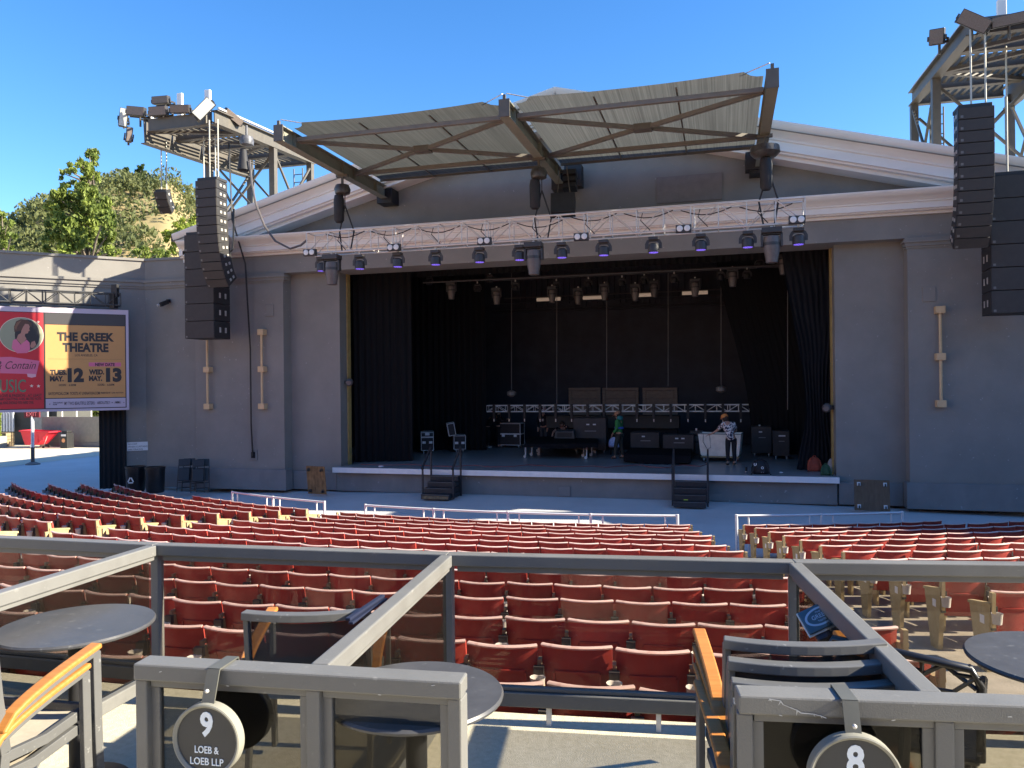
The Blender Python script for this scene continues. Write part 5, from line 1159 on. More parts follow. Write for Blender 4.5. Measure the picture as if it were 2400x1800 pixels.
p = F(1938, 1106); t = thing('suitcase', 'dark wheeled suitcase with its pale handle pulled up', 'suitcase', (p.x, p.y+.55, SZ)); MB().bx(-.2,.2,-.13,.13,.06,.60).build('shell', M('case_charcoal', (.03,.03,.034), .5), t, bevel=.04); MB().bx(.06,.10,.08,.11,.60,1.18).bx(.16,.2,.08,.11,.60,1.18).bx(.06,.2,.08,.11,1.15,1.19).build('handle', M('handle_pale', (.7,.62,.58), .4, var=0), t)
for s in (-.15,.15): MB().lathe([(.04,-.015),(.04,.015)], 10, (s,.08,.04), (1,0,0)).build('wheel', brk_m, t)
p = F(1749, 1109); t = thing('drink_can', 'black drink can standing at the stage lip', 'can', (p.x, p.y+.05, SZ+.004)); MB().lathe([(.03,0),(.036,.012),(.036,.17),(.028,.19),(.026,.185)], 16).build('body', M('can_black', (.03,.035,.04), .3, metal=.6), t, smooth=40); MB().lathe([(.0265,.183),(.0,.183)], 16).build('lid', alu_m, t); MB().lathe([(.0365,.02),(.0365,.05)], 16).build('print_band', alu_m, t)
b = MB(); b.ball((0,0,.03), .09, 9, 6, (1.2,.7,.35)); tag(b.build('white_rag', white_m, loc=F(893, 1095)), 'scrap of white cloth on the left of the stage lip', 'cloth')
tag(MB().ball((0,0,.025), .06, 8, 5, (1.1,.8,.4)).build('crumpled_towel', white_m, loc=F(1831, 1110)+V(0,.1,0)), 'small white crumpled cloth right of the black backpack', 'cloth')
t = thing('step_stool', 'small dark stool under the pale blue bag', 'stool', F(1440, 1066)); MB().bx(-.18,.18,-.14,.14,.27,.30).build('seat', case_m, t, bevel=.01)
for x in (-.15,.15):
    for y in (-.11,.11): MB().bar((x,y,0),(x*.9,y*.9,.27),.03,.03).build('leg', case_m, t)
bag('shopping_bag', 'pale blue plastic bag on the stool beside the green hooded figure', F(1440, 1066)+V(0,0,.302), .44, .26, .40, M('bag_blue', (.42,.47,.72), .5, var=.2, scale=14), straps=False)
pts = [F(x, y)+V(0,0,.012) for x, y in ((845,1089),(900,1091),(960,1089),(1010,1093),(1060,1094),(1110,1091),(1150,1095),(1200,1094),(1240,1090),(1290,1094),(1340,1095),(1390,1093),(1420,1096),(1460,1093),(1500,1090),(1520,1095),(1560,1097),(1600,1090),(1640,1094),(1660,1088),(1645,1080))]
tag(MB().rope(pts, .012).build('stage_cable', M('cable_red', (.30,.07,.06), .6)), 'thin red cable snaking along the stage front', 'cable')
# racks of thin gear at the left leg, lamp on the jamb
t = thing('gear_rack', 'tall dark rack on white casters inside the left gold edge', 'rack', F(868, 1078)+V(0,.3,0)); MB().bx(-.3,.3,-.3,.3,.12,2.1).build('body', case_m, t, bevel=.02)
for x in (-.2,.2): wheel(MB(), x, -.22).build('caster', white_m, t)
for k in range(3): MB().bx(-.1+.09*k,-.06+.09*k,-.32,-.302,2.15-.0,2.45).build('light_strip', M('strip_pale', (.6,.62,.65), .4, var=0), t)
for i, (pxx, pyy) in enumerate(((811, 896), (1952, 955))):
    p = atY(pxx, pyy, 24.9); t = thing('jamb_speaker', 'small lamp on the %s edge of the stage opening' % ['left','right'][i], 'lamp', (OL+.0 if i == 0 else OR_, 24.9, p.z)); s = 1 if i == 0 else -1
    MB().bx(0, .1, -.08,.08,-.06,.06).build('bracket', brk_m, t) if s > 0 else MB().bx(-.1, 0, -.08,.08,-.06,.06).build('bracket', brk_m, t); MB().lathe([(.08,-.14),(.13,-.05),(.13,.1),(.08,.16)], 14, (s*.2,-.1,0), (.3*s,-1,-.2)).build('head', M('lamp_shell', (.12,.11,.11), .4), t, smooth=40)
for i, (pxx, pyy) in enumerate(((1632, 1002), (1780, 992))):
    p = atY(pxx, pyy, 30.8); hang(SPOT, (p.x, 30.8, SZ+1.0 if i == 0 else SZ+1.15), 'dark moving light standing upstage, %s' % ['left of the patterned shirt figure','right of the patterned shirt figure'][i], 'moving lights parked upstage')

# ================================================================== PEOPLE
def skin_mesh(name, J, E_, mat, sub=2):
    """J: name -> (position, radius); one continuous skinned surface"""
    ks = list(J); me = bpy.data.meshes.new(name); me.from_pydata([tuple(J[k][0]) for k in ks], [(ks.index(a), ks.index(b)) for a, b in E_], []); me.update()
    o = bpy.data.objects.new(name, me); o.modifiers.new('s', 'SKIN')
    sv = me.skin_vertices[0].data
    for i, k in enumerate(ks): r_ = J[k][1]; sv[i].radius = r_ if isinstance(r_, tuple) else (r_, r_); sv[i].use_root = (i == 0)
    s = o.modifiers.new('u', 'SUBSURF'); s.levels = sub; s.render_levels = sub
    m2 = evaluated(o)
    m2.materials.clear(); m2.materials.append(mat); m2.polygons.foreach_set('use_smooth', [True]*len(m2.polygons)); return m2
def person(label, loc, rz, J, shirt, trouser, shoe, skin, hair, hat=None, sleeve='elbow', extra=None, shirt_low=.0):
    """J: joints in local metres, x right, y forward"""
    t = thing('person', label, 'person', loc, rz)
    g = lambda k: Vector(J[k])
    B = {'pelvis': (g('pelvis'), .115), 'chest': (g('chest'), (.15,.105)), 'neck': (g('neck'), .055), 'jaw': (g('jaw'), .066), 'head': (g('head'), (.078,.09)), 'crown': (g('crown'), .06), 'nose': (g('nose'), .014)}
    E_ = [('pelvis','chest'),('chest','neck'),('neck','jaw'),('jaw','head'),('head','crown'),('head','nose')]
    for s in 'lr':
        for k, r_ in (('sho',.065),('elb',.043),('wri',.030),('palm',(.034,.02)),('hip',.095),('knee',.06),('ank',.042),('toe',(.045,.03))): B[s+k] = (g(s+k), r_)
        E_ += [('chest',s+'sho'),(s+'sho',s+'elb'),(s+'elb',s+'wri'),(s+'wri',s+'palm'),('pelvis',s+'hip'),(s+'hip',s+'knee'),(s+'knee',s+'ank'),(s+'ank',s+'toe')]
        w = g(s+'palm')-g(s+'wri'); d_ = w.normalized(); sd = d_.cross(ZUP); sd = sd.normalized() if sd.length > .1 else V(1,0,0)
        for k, (o_, ln) in enumerate(((-.027,.055),(-.009,.072),(.009,.07),(.026,.056))):
            a_ = g(s+'palm')+sd*o_+d_*.02; m_ = a_+d_*ln*.55-ZUP*.008; e_ = a_+d_*ln-ZUP*.028; B['%sf%d' % (s,k)] = (a_, .009); B['%sg%d' % (s,k)] = (m_, .0085); B['%sh%d' % (s,k)] = (e_, .007); E_ += [(s+'palm','%sf%d' % (s,k)), ('%sf%d' % (s,k),'%sg%d' % (s,k)), ('%sg%d' % (s,k),'%sh%d' % (s,k))]
        a_ = g(s+'wri').lerp(g(s+'palm'), .5)-sd*.03; e_ = a_+d_*.05-sd*.022; B[s+'th'] = (a_, .010); B[s+'ti'] = (e_, .008); E_ += [(s+'wri', s+'th'), (s+'th', s+'ti')]
    body = obj('body', skin_mesh('body', B, E_, skin), t)
    K = lambda d_: {k: v for k, v in d_.items()}
    S = {'pelvis': (g('pelvis')-V(0,0,.07+shirt_low), (.17,.13)), 'waist': (g('pelvis').lerp(g('chest'), .45), (.155,.12)), 'chest': (g('chest'), (.18,.13)), 'neck': (g('chest').lerp(g('neck'), .75), .075)}; SE = [('pelvis','waist'),('waist','chest'),('chest','neck')]
    for s in 'lr':
        S[s+'sho'] = (g(s+'sho'), .082); S[s+'elb'] = (g(s+'sho').lerp(g(s+'elb'), .8 if sleeve == 'elbow' else 1), .066 if sleeve == 'elbow' else .058); SE += [('chest',s+'sho'),(s+'sho',s+'elb')]
        if sleeve != 'elbow': S[s+'wri'] = (g(s+'wri'), .044); SE.append((s+'elb',s+'wri'))
    top_ = obj('shirt', skin_mesh('shirt', S, SE, shirt), t)
    T = {'pelvis': (g('pelvis'), (.14,.115))}; TE = []
    for s in 'lr':
        T[s+'hip'] = (g(s+'hip'), .108); T[s+'knee'] = (g(s+'knee'), .078); T[s+'ank'] = (g(s+'ank')+V(0,0,.03), .062); TE += [('pelvis',s+'hip'),(s+'hip',s+'knee'),(s+'knee',s+'ank')]
    obj('trousers', skin_mesh('trousers', T, TE, trouser), t)
    for s in 'lr':
        a_, e_ = g(s+'ank'), g(s+'toe'); obj('shoe', skin_mesh('shoe', {'a': (a_+V(0,0,-.02), .055), 'h': (V(a_.x, a_.y, .045)-(e_-a_).normalized()*.02, (.048,.04)), 'm': (a_.lerp(e_, .6)*1, (.05,.038)), 't': (e_, (.042,.028))}, [('a','h'),('h','m'),('m','t')], shoe), t)
    hd = g('head'); up_ = (g('crown')-g('jaw')).normalized(); fw = (g('nose')-hd).normalized(); sd = up_.cross(fw).normalized(); q = Matrix((sd, fw, up_)).transposed()
    b = MB(); b.ball((0,0,0), 1, 14, 10, (.102,.118,.112)); b.v = [tuple(hd+q @ (Vector(v)+V(0,-.022,.022))) for v in b.v if True]
    cut = [i for i, v in enumerate(b.v) if (Vector(v)-hd).dot(fw) > .055 and (Vector(v)-hd).dot(up_) < .07]
    b.f = [f for f in b.f if not all(i in cut for i in f)]; b.m = [0]*len(b.f); hr = b.build('hair', hair, t, smooth=180)
    for s in (-1, 1): b = MB(); b.ball(hd+q @ V(s*.098, -.005, -.015), .03, 8, 6, (.4,.7,1)); b.build('ear', skin, t, smooth=180); b = MB(); b.ball(hd+q @ V(s*.034, .1, .012), .011, 6, 5); b.build('eye', M('eye_dark', (.03,.025,.02), .3, var=0), t)
    b = MB(); b.box(hd+q @ V(0,.098,-.06), (.045,.01,.01), q); b.build('mouth', M('lip_red', (.35,.12,.10), .5, var=0), t)
    if hat:
        b = MB(); b.lathe([(.122,-.01),(.124,.03),(.11,.085),(.07,.118),(0,.128)], 18); b.v = [tuple(hd+q @ (Vector(v)+V(0,-.01,.03))) for v in b.v]; h_ = b.build('cap', hat, t, smooth=60)
        b = MB(); b.v = []; b.add([tuple(hd+q @ V(*v)) for v in ((-.09,.09,.035),(.09,.09,.035),(.075,.19,.02),(0,.215,.018),(-.075,.19,.02),(-.09,.09,.045),(.09,.09,.045),(.075,.19,.03),(0,.215,.028),(-.075,.19,.03))], [(0,4,3,2,1),(5,6,7,8,9),(1,2,7,6),(2,3,8,7),(3,4,9,8),(4,0,5,9)]); b.build('peak', hat, h_)
    if extra: extra(t, g, q)
    return t
STAND = dict(pelvis=(0,0,.93), chest=(0,.01,1.33), neck=(0,.02,1.50), jaw=(0,.04,1.57), head=(0,.045,1.64), crown=(0,.03,1.71), nose=(0,.155,1.625),
    lsho=(-.19,0,1.42), lelb=(-.24,.0,1.13), lwri=(-.22,.14,.92), lpalm=(-.21,.17,.84), rsho=(.19,0,1.42), relb=(.24,0,1.13), rwri=(.22,.14,.92), rpalm=(.21,.17,.84),
    lhip=(-.10,0,.86), lknee=(-.11,.03,.48), lank=(-.11,0,.09), ltoe=(-.12,.15,.035), rhip=(.10,0,.86), rknee=(.11,.03,.48), rank=(.11,0,.09), rtoe=(.12,.15,.035))
def pose(**k): d_ = dict(STAND); d_.update(k); return d_
skin_m = M('skin_warm', (.50,.28,.20), .55, var=.06); hairb = M('hair_brown', (.045,.025,.016), .7, var=.2, scale=30)
# man in a patterned shirt leaning over the laundry cart, back to the camera
pat = M('shirt_pattern', (.70,.64,.62), .8, col2=(.04,.035,.07), scale=17, detail=1); pat.node_tree.nodes['Color Ramp'].color_ramp.elements[0].position = .47; pat.node_tree.nodes['Color Ramp'].color_ramp.elements[1].position = .53
pm = F(1714, 1091)
def long_hair(t, g, q):
    hd = g('head'); b = MB(); b.ball((0,0,0), 1, 10, 8, (.11,.07,.15)); b.v = [tuple(hd+q @ (Vector(v)+V(0,-.08,-.08))) for v in b.v]; b.build('long_hair', hairb, t, smooth=180)
person('person in a patterned shirt, black trousers and orange cap reaching into the laundry cart', (pm.x, pm.y, SZ), R(14), pose(
    pelvis=(0,-.04,.95), chest=(-.07,.10,1.32), neck=(-.10,.17,1.47), jaw=(-.13,.25,1.52), head=(-.14,.27,1.575), crown=(-.145,.27,1.66), nose=(-.17,.38,1.545),
    lsho=(-.25,.10,1.38), lelb=(-.40,.28,1.16), lwri=(-.58,.42,1.03), lpalm=(-.66,.44,1.005), rsho=(.13,.10,1.40), relb=(.24,.24,1.16), rwri=(.20,.42,1.06), rpalm=(.18,.49,1.04)), pat, M('denim_black', (.014,.014,.018), .8), M('boot_black', (.015,.014,.014), .5), skin_m, hairb, M('cap_orange', (.70,.24,.06), .7, var=.1), shirt_low=.06, extra=long_hair)
# green hooded figure, turned left, looking down
pg_ = F(1452, 1076)
def hood(t, g, q):
    n_ = g('neck'); b = MB(); b.ball(n_+V(0,-.05,.02), .13, 12, 8, (1.05,.9,.75)); b.build('hood', M('hood_teal', (.04,.20,.19), .85, var=.2), t, smooth=180)
    for z, s in ((1.18, .172), (1.15, .171)): MB().lathe([(s*.98,z-.02),(s*1.0,z),(s*.98,z+.02)], 16).build('blue_band', M('band_blue', (.04,.10,.42), .7), t, smooth=60)
    b = MB(); b.rope([(.08,.13,1.38),(.11,.14,1.28),(.06,.15,1.2)], .012).rope([(.16,.02,1.36),(.19,.02,1.22),(.15,.06,1.05)], .012); b.build('white_stripe', white_m, t)
person('person in a green hooded top and dark trousers standing upstage, head bowed', (pg_.x, pg_.y, SZ), R(75), pose(head=(0,.08,1.63), crown=(0,.06,1.71), nose=(0,.19,1.59), jaw=(0,.07,1.555), lwri=(-.2,.16,.98), lpalm=(-.19,.2,.90), lknee=(-.11,.10,.49), lank=(-.11,.12,.09), ltoe=(-.12,.27,.035), rank=(.11,-.10,.09), rtoe=(.12,.05,.035), rknee=(.11,-.02,.48)),
    M('hoodie_green', (.035,.19,.055), .9, var=.3, scale=9), M('trouser_olive', (.035,.036,.030), .85), M('shoe_dark', (.03,.03,.03), .6), M('skin_tan', (.45,.24,.16), .55), hairb, M('cap_tan', (.42,.20,.11), .8), sleeve='long', extra=hood)
blk = M('crew_black', (.012,.012,.014), .85, var=.2); blk2 = M('crew_navy', (.016,.018,.026), .85, var=.2)
p = F(1143, 1050); person('dark clothed person in white trainers bending left of the tall road case', (p.x, p.y, SZ), R(-60), pose(chest=(0,.16,1.27), neck=(0,.27,1.38), jaw=(0,.34,1.42), head=(0,.37,1.46), crown=(0,.36,1.55), nose=(0,.47,1.41), lsho=(-.19,.18,1.34), rsho=(.19,.18,1.34), lelb=(-.2,.38,1.15), relb=(.2,.38,1.15), lwri=(-.12,.55,1.1), lpalm=(-.1,.62,1.1), rwri=(.12,.55,1.1), rpalm=(.1,.62,1.1)), blk, blk, white_m, skin_m, hairb, None, 'long')
p = F(1165, 1050); person('dark clothed person facing the tall road case, arms raised to its lid', (p.x, p.y+.25, SZ), R(-80), pose(lelb=(-.22,.2,1.2), relb=(.22,.2,1.2), lwri=(-.18,.4,1.28), lpalm=(-.17,.47,1.29), rwri=(.18,.4,1.28), rpalm=(.17,.47,1.29)), blk2, blk, M('shoe_dark', (.03,.03,.03), .6), skin_m, hairb, None, 'long')
p = F(1260, 1056); person('dark clothed person with a badge and red cap behind the draped platform', (p.x, p.y+1.2, SZ), R(175), pose(lelb=(-.3,.05,1.15), relb=(.3,.05,1.15)), blk2, M('trouser_grey', (.05,.05,.055), .85), M('shoe_dark', (.03,.03,.03), .6), skin_m, hairb, M('cap_red', (.25,.02,.03), .8), 'long', extra=lambda t, g, q: MB().bx(-.04,.04,.12,.14,1.2,1.3).build('badge', white_m, t))
p = F(1310, 1056); person('dark clothed person crouching behind the monitor wedge, one arm down', (p.x+.1, p.y+.8, SZ), R(170), pose(pelvis=(0,-.1,.62), chest=(0,.14,.92), neck=(0,.24,1.02), jaw=(0,.30,1.04), head=(0,.33,1.07), crown=(0,.34,1.15), nose=(0,.43,1.02), lsho=(-.19,.16,.98), rsho=(.19,.16,.98), lelb=(-.26,.3,.78), relb=(.34,.36,.80), lwri=(-.22,.44,.68), lpalm=(-.2,.5,.62), rwri=(.38,.5,.68), rpalm=(.38,.52,.60), lhip=(-.11,-.06,.58), rhip=(.11,-.06,.58), lknee=(-.16,.28,.48), rknee=(.16,.28,.48), lank=(-.14,.04,.09), rank=(.14,.04,.09), ltoe=(-.15,.2,.035), rtoe=(.15,.2,.035)), blk, blk, M('shoe_dark', (.03,.03,.03), .6), skin_m, hairb, None, 'elbow')
# ================================================================== THE BOXES IN THE FOREGROUND
RF, RN, ZR = 36.35, 38.03, 2.73
dust_m = M('rail_scuffed', (.205,.205,.20), .45, var=.08)
def rail_thing(label): return thing('box_railing', label, 'railing', (0,0,BZ), group='grey box railings')
def RB(t, p, q, w, h, name, mat=None, bevel=.006):
    c = V(0,0,BZ); b = MB().bar(Vector(p)-c, Vector(q)-c, w, h); return b.build(name, mat or rail_m, t, bevel=bevel)
TH = (2.88, 5.60, 8.35, 11.1); P0 = .12
def pane(t, p, q, z0, z1, gm=None):
    c = V(0,0,BZ); b = MB().bar(V(p.x,p.y,(z0+z1)/2)-c, V(q.x,q.y,(z0+z1)/2)-c, .008, z1-z0); return b.build('glass_pane', gm or glass_m, t)
# far rail: a straight run per box
for i, (a, c) in enumerate(((.15, TH[0]), (TH[0], TH[1]), (TH[1], TH[2]), (TH[2], TH[3]))):
    t = rail_thing(['dark grey rail with tinted glass on the seat side, leftmost box','dark grey rail with tinted glass on the seat side of box nine','dark grey rail with tinted glass behind the middle round table','dark grey rail with tinted glass on the seat side, rightmost box'][i])
    p, q = pol(RF, a), pol(RF, c); e = (q-p).normalized(); zt = lambda v, z: V(v.x, v.y, z)
    RB(t, zt(p, ZR-.031), zt(q, ZR-.031), .075, .062, 'top_rail'); RB(t, zt(p+e*.05, ZR-.078), zt(q-e*.05, ZR-.078), .034, .03, 'glazing_bead', bevel=.003)
    RB(t, zt(p, 1.985), zt(q, 1.985), .07, .075, 'bottom_rail'); RB(t, zt(p+e*.04, 2.035), zt(q-e*.04, 2.035), .035, .024, 'glazing_bead')
    RB(t, zt(q, 1.95), zt(q, ZR-.063), .05, .05, 'post', bevel=.004)
    for f in (.3, .62): v = p.lerp(q, f); c_ = V(0,0,BZ); MB().bx(v.x-.012-c_.x, v.x+.012, v.y-.012, v.y+.012, 0, .1).build('stanchion', white_m, t)
    pane(t, p+e*.03, q-e*.03, 2.047, ZR-.094)
# side rails
for i, a in enumerate(TH[:3]):
    t = rail_thing(['sunlit side rail with dark glass running off the left edge','sunlit side rail with dark glass between box nine and the middle table','side rail running from the far post down to sign eight'][i])
    p, q = pol(RF+.045, a), pol(RN-.05, a); e = (q-p).normalized(); zt = lambda v, z: V(v.x, v.y, z)
    RB(t, zt(p, ZR-.0315), zt(q, ZR-.0315), .062, .061, 'top_rail'); RB(t, zt(p, ZR-.074), zt(q, ZR-.074), .034, .024, 'glazing_bead', bevel=.003)
    RB(t, zt(p, 1.98), zt(q, 1.98), .065, .07, 'bottom_rail'); pane(t, p+e*.03, q-e*.02, 2.02, ZR-.087, smoke_m)
# near frames
for i, (a, c, lab) in enumerate(((4.70, 6.33, 'near grey frame with two glass panels carrying the sign nine'), (7.53, 9.7, 'near grey frame with glass panels carrying the sign eight'))):
    t = rail_thing(lab); j = TH[i+1]; zt = lambda v, z: V(v.x, v.y, z)
    p, q, m_ = pol(RN, a), pol(RN, c), pol(RN, j); e = (q-p).normalized()
    RB(t, zt(p, ZR-.027), zt(q, ZR-.027), .085, .054, 'top_rail', bevel=.006)
    for k, v in enumerate((p+e*.022, p+e*((m_-p).dot(e)+.012), q-e*.022)): RB(t, zt(v, BZ), zt(v, ZR-.055), .044 if k != 1 else .048, .062, 'post', bevel=.005)
    s0, s1, s2_ = 0, (m_-p).dot(e)+.012, (q-p).length
    for u0, u1 in ((.044, s1-.024), (s1+.024, s2_-.044)):
        RB(t, zt(p+e*u0, ZR-.068), zt(p+e*u1, ZR-.068), .036, .026, 'glazing_bead', bevel=.003)
        RB(t, zt(p+e*(u0+.012), 1.97), zt(p+e*(u0+.012), ZR-.082), .036, .022, 'glazing_bead', bevel=.003); RB(t, zt(p+e*(u1-.012), 1.97), zt(p+e*(u1-.012), ZR-.082), .036, .022, 'glazing_bead', bevel=.003)
        RB(t, zt(p+e*u0, 1.94), zt(p+e*u1, 1.94), .06, .06, 'bottom_rail'); pane(t, p+e*(u0+.02), p+e*(u1-.02), 1.97, ZR-.083, smoke_m)
# paint flaked off the near rails
fl = M('bare_primer', (.55,.55,.53), .7, var=.1)
b = MB()
def flake(th, off, w, h, ang, R_=RN+.0432, z=ZR-.028):
    c = pol(R_, th); e = V(math.cos(R(th)), math.sin(R(th)), 0); n_ = V(math.sin(R(th)), -math.cos(R(th)), 0)
    pts = [(random.uniform(.6,1)*w*math.cos(k*.785), random.uniform(.6,1)*h*math.sin(k*.785)) for k in range(8)]
    ca, sa = math.cos(ang), math.sin(ang); b.add([c+V(0,0,z+off)+e*(x*ca-y*sa)+ZUP*(x*sa+y*ca) for x, y in pts], [tuple(range(8))])
ck = [(7.655,.022),(7.70,.019),(7.712,.008),(7.74,.001),(7.765,-.005),(7.785,-.013),(7.83,-.014),(7.86,-.018),(7.885,-.024)]
for (t0, z0), (t1, z1) in zip(ck, ck[1:]):
    p0 = pol(RN+.0432, t0, ZR-.028+z0); p1 = pol(RN+.0432, t1, ZR-.028+z1); d_ = (p1-p0).normalized(); n_ = V(math.sin(R(t0)), -math.cos(R(t0)), 0); u_ = d_.cross(n_)*random.uniform(.0007, .0018); b.add([p0-u_, p1-u_*.6, p1+u_, p0+u_*.8], [(0,1,2,3)])
    if random.random() < .6: p2 = p0+d_*.008+u_*random.uniform(4, 9); b.add([p0, p0+d_*.004, p2], [(0,1,2)])
for th, o_ in ((7.66,.02),(7.95,.022),(8.15,-.022),(7.7,-.022),(5.2,-.023),(5.95,-.022),(6.2,.015),(4.85,.008),(8.6,.0)): flake(th, o_, .008, .0016, random.uniform(-.3,.3))
tag(b.build('flaked_paint', fl), 'pale chips where paint has flaked off the near grey rails', 'paint chips', kind='stuff')
# ------------------------------------------------------------------ number signs
disc_m = M('sign_grey', (.052,.052,.052), .5, var=.08, scale=12); rim_m = M('sign_rim', (.24,.235,.20), .45, var=.06); sgw = M('sign_letter', (.80,.86,.90), .5, var=0)
def box_sign(num, lines, px, py, r, label):
    th = None
    d = ray(px, py)
    # plane of the rail face at that angle
    a = 5.15 if num == '9' else 8.02
    n_ = V(math.sin(R(a)), -math.cos(R(a)), 0); e = V(math.cos(R(a)), math.sin(R(a)), 0)
    c = atP(px, py, pol(RN+.085, a), n_); a = math.degrees(math.atan2(c.x-XC, YC-c.y)); n_ = V(math.sin(R(a)), -math.cos(R(a)), 0); e = V(math.cos(R(a)), math.sin(R(a)), 0)
    m4 = Matrix((e, ZUP, n_)).transposed().to_4x4(); m4.translation = c
    t = thing('box_number_sign', label, 'sign', mw=m4, group='round box number signs')
    MB().lathe([(r-.012,0),(r-.012,.026),(0,.026)], 48, (0,0,-.014)).build('face', disc_m, t, smooth=30)
    MB().lathe([(r-.012,-.014),(r,-.014),(r,.02),(r-.004,.022),(r-.012,.016),(r-.012,-.014)], 48, cap=False).build('rim', rim_m, t, smooth=30)
    h = ZR-c.z; o_ = (c-pol(RN, a)).dot(n_)
    zs = [(r*.98, -.004), (h-.09, .004), (h+.004, -o_+.055), (h+.004, -o_-.055), (h-.1, -2*o_+.0), (r*.8, -2*o_+.0)]
    MB().flat([(0, y, z) for y, z in zs], .042, .005, V(1,0,0)).build('strap', rim_m, t) if False else None
    b = MB(); w = .021
    for (y0, z0), (y1, z1) in zip(zs, zs[1:]):
        d_ = Vector((0, y1-y0, z1-z0)).normalized(); nn = V(1,0,0).cross(d_)*.0025
        b.add([V(-w,y0,z0)-nn, V(w,y0,z0)-nn, V(w,y1,z1)-nn, V(-w,y1,z1)-nn, V(-w,y0,z0)+nn, V(w,y0,z0)+nn, V(w,y1,z1)+nn, V(-w,y1,z1)+nn], [(0,3,2,1),(4,5,6,7),(0,1,5,4),(1,2,6,5),(2,3,7,6),(3,0,4,7)])
    b.build('strap', M('strap_metal', (.12,.12,.105), .4, metal=.2), t)
    MB().lathe([(.006,0),(.006,.006),(.003,.009),(0,.009)], 10, (0, h-.05, .006)).build('screw', alu_m, t)
    bk_ = MB().lathe([(0,-.03),(r-.012,-.03),(r,-.026),(r,.01),(r-.012,.01),(0,.006)], 48, (0,0,-2*o_)).build('rear_disc', black_m, t, smooth=30)
    y = r*.47
    o = obj('number', text_mesh(num, sgw, -r*.19, r*.19, r*.08, r*.78, .002, .035), t); o.location = (0,0,.0122)
    for k, (s, hw) in enumerate(lines): o = obj('lettering', text_mesh(s, sgw, -hw*r, hw*r, -r*(.37+.32*k), -r*(.17+.32*k), .002, .008), t); o.location = (0,0,.0122)
box_sign('9', (('LOEB &', .36), ('LOEB LLP', .5)), 490, 1730, .1115, 'round grey sign with the number nine hung on the near left frame')
box_sign('8', (), 2002, 1823, .122, 'round grey sign with the number eight hung on the near right frame')
# ------------------------------------------------------------------ tables
def table(label, c, r, z):
    t = thing('round_table', label, 'table', (c.x, c.y, BZ), group='round box tables'); h = z-BZ
    MB().lathe([(0,h-.022),(r-.012,h-.022),(r,h-.016),(r+.002,h-.008),(r-.004,h),(0,h)], 56).build('top', tab_m, t, smooth=30)
    MB().tube((0,0,.02), (0,0,h-.022), .036, 18).build('column', M('column_black', (.025,.025,.027), .4), t, smooth=40)
    MB().lathe([(.21,0),(.21,.012),(.06,.03),(.04,.06)], 36).build('base', MATS['column_black'], t, smooth=40)
table('round dark table at the left, beside the stacked wooden arm chairs', atZ(180, 1462, 2.575), .318, 2.575)
table('round dark table behind the sign nine frame', atZ(975, 1622, 2.575), .295, 2.575)
table('round dark table cut by the right edge of the photograph', atZ(2500, 1545, 2.575), .33, 2.575)
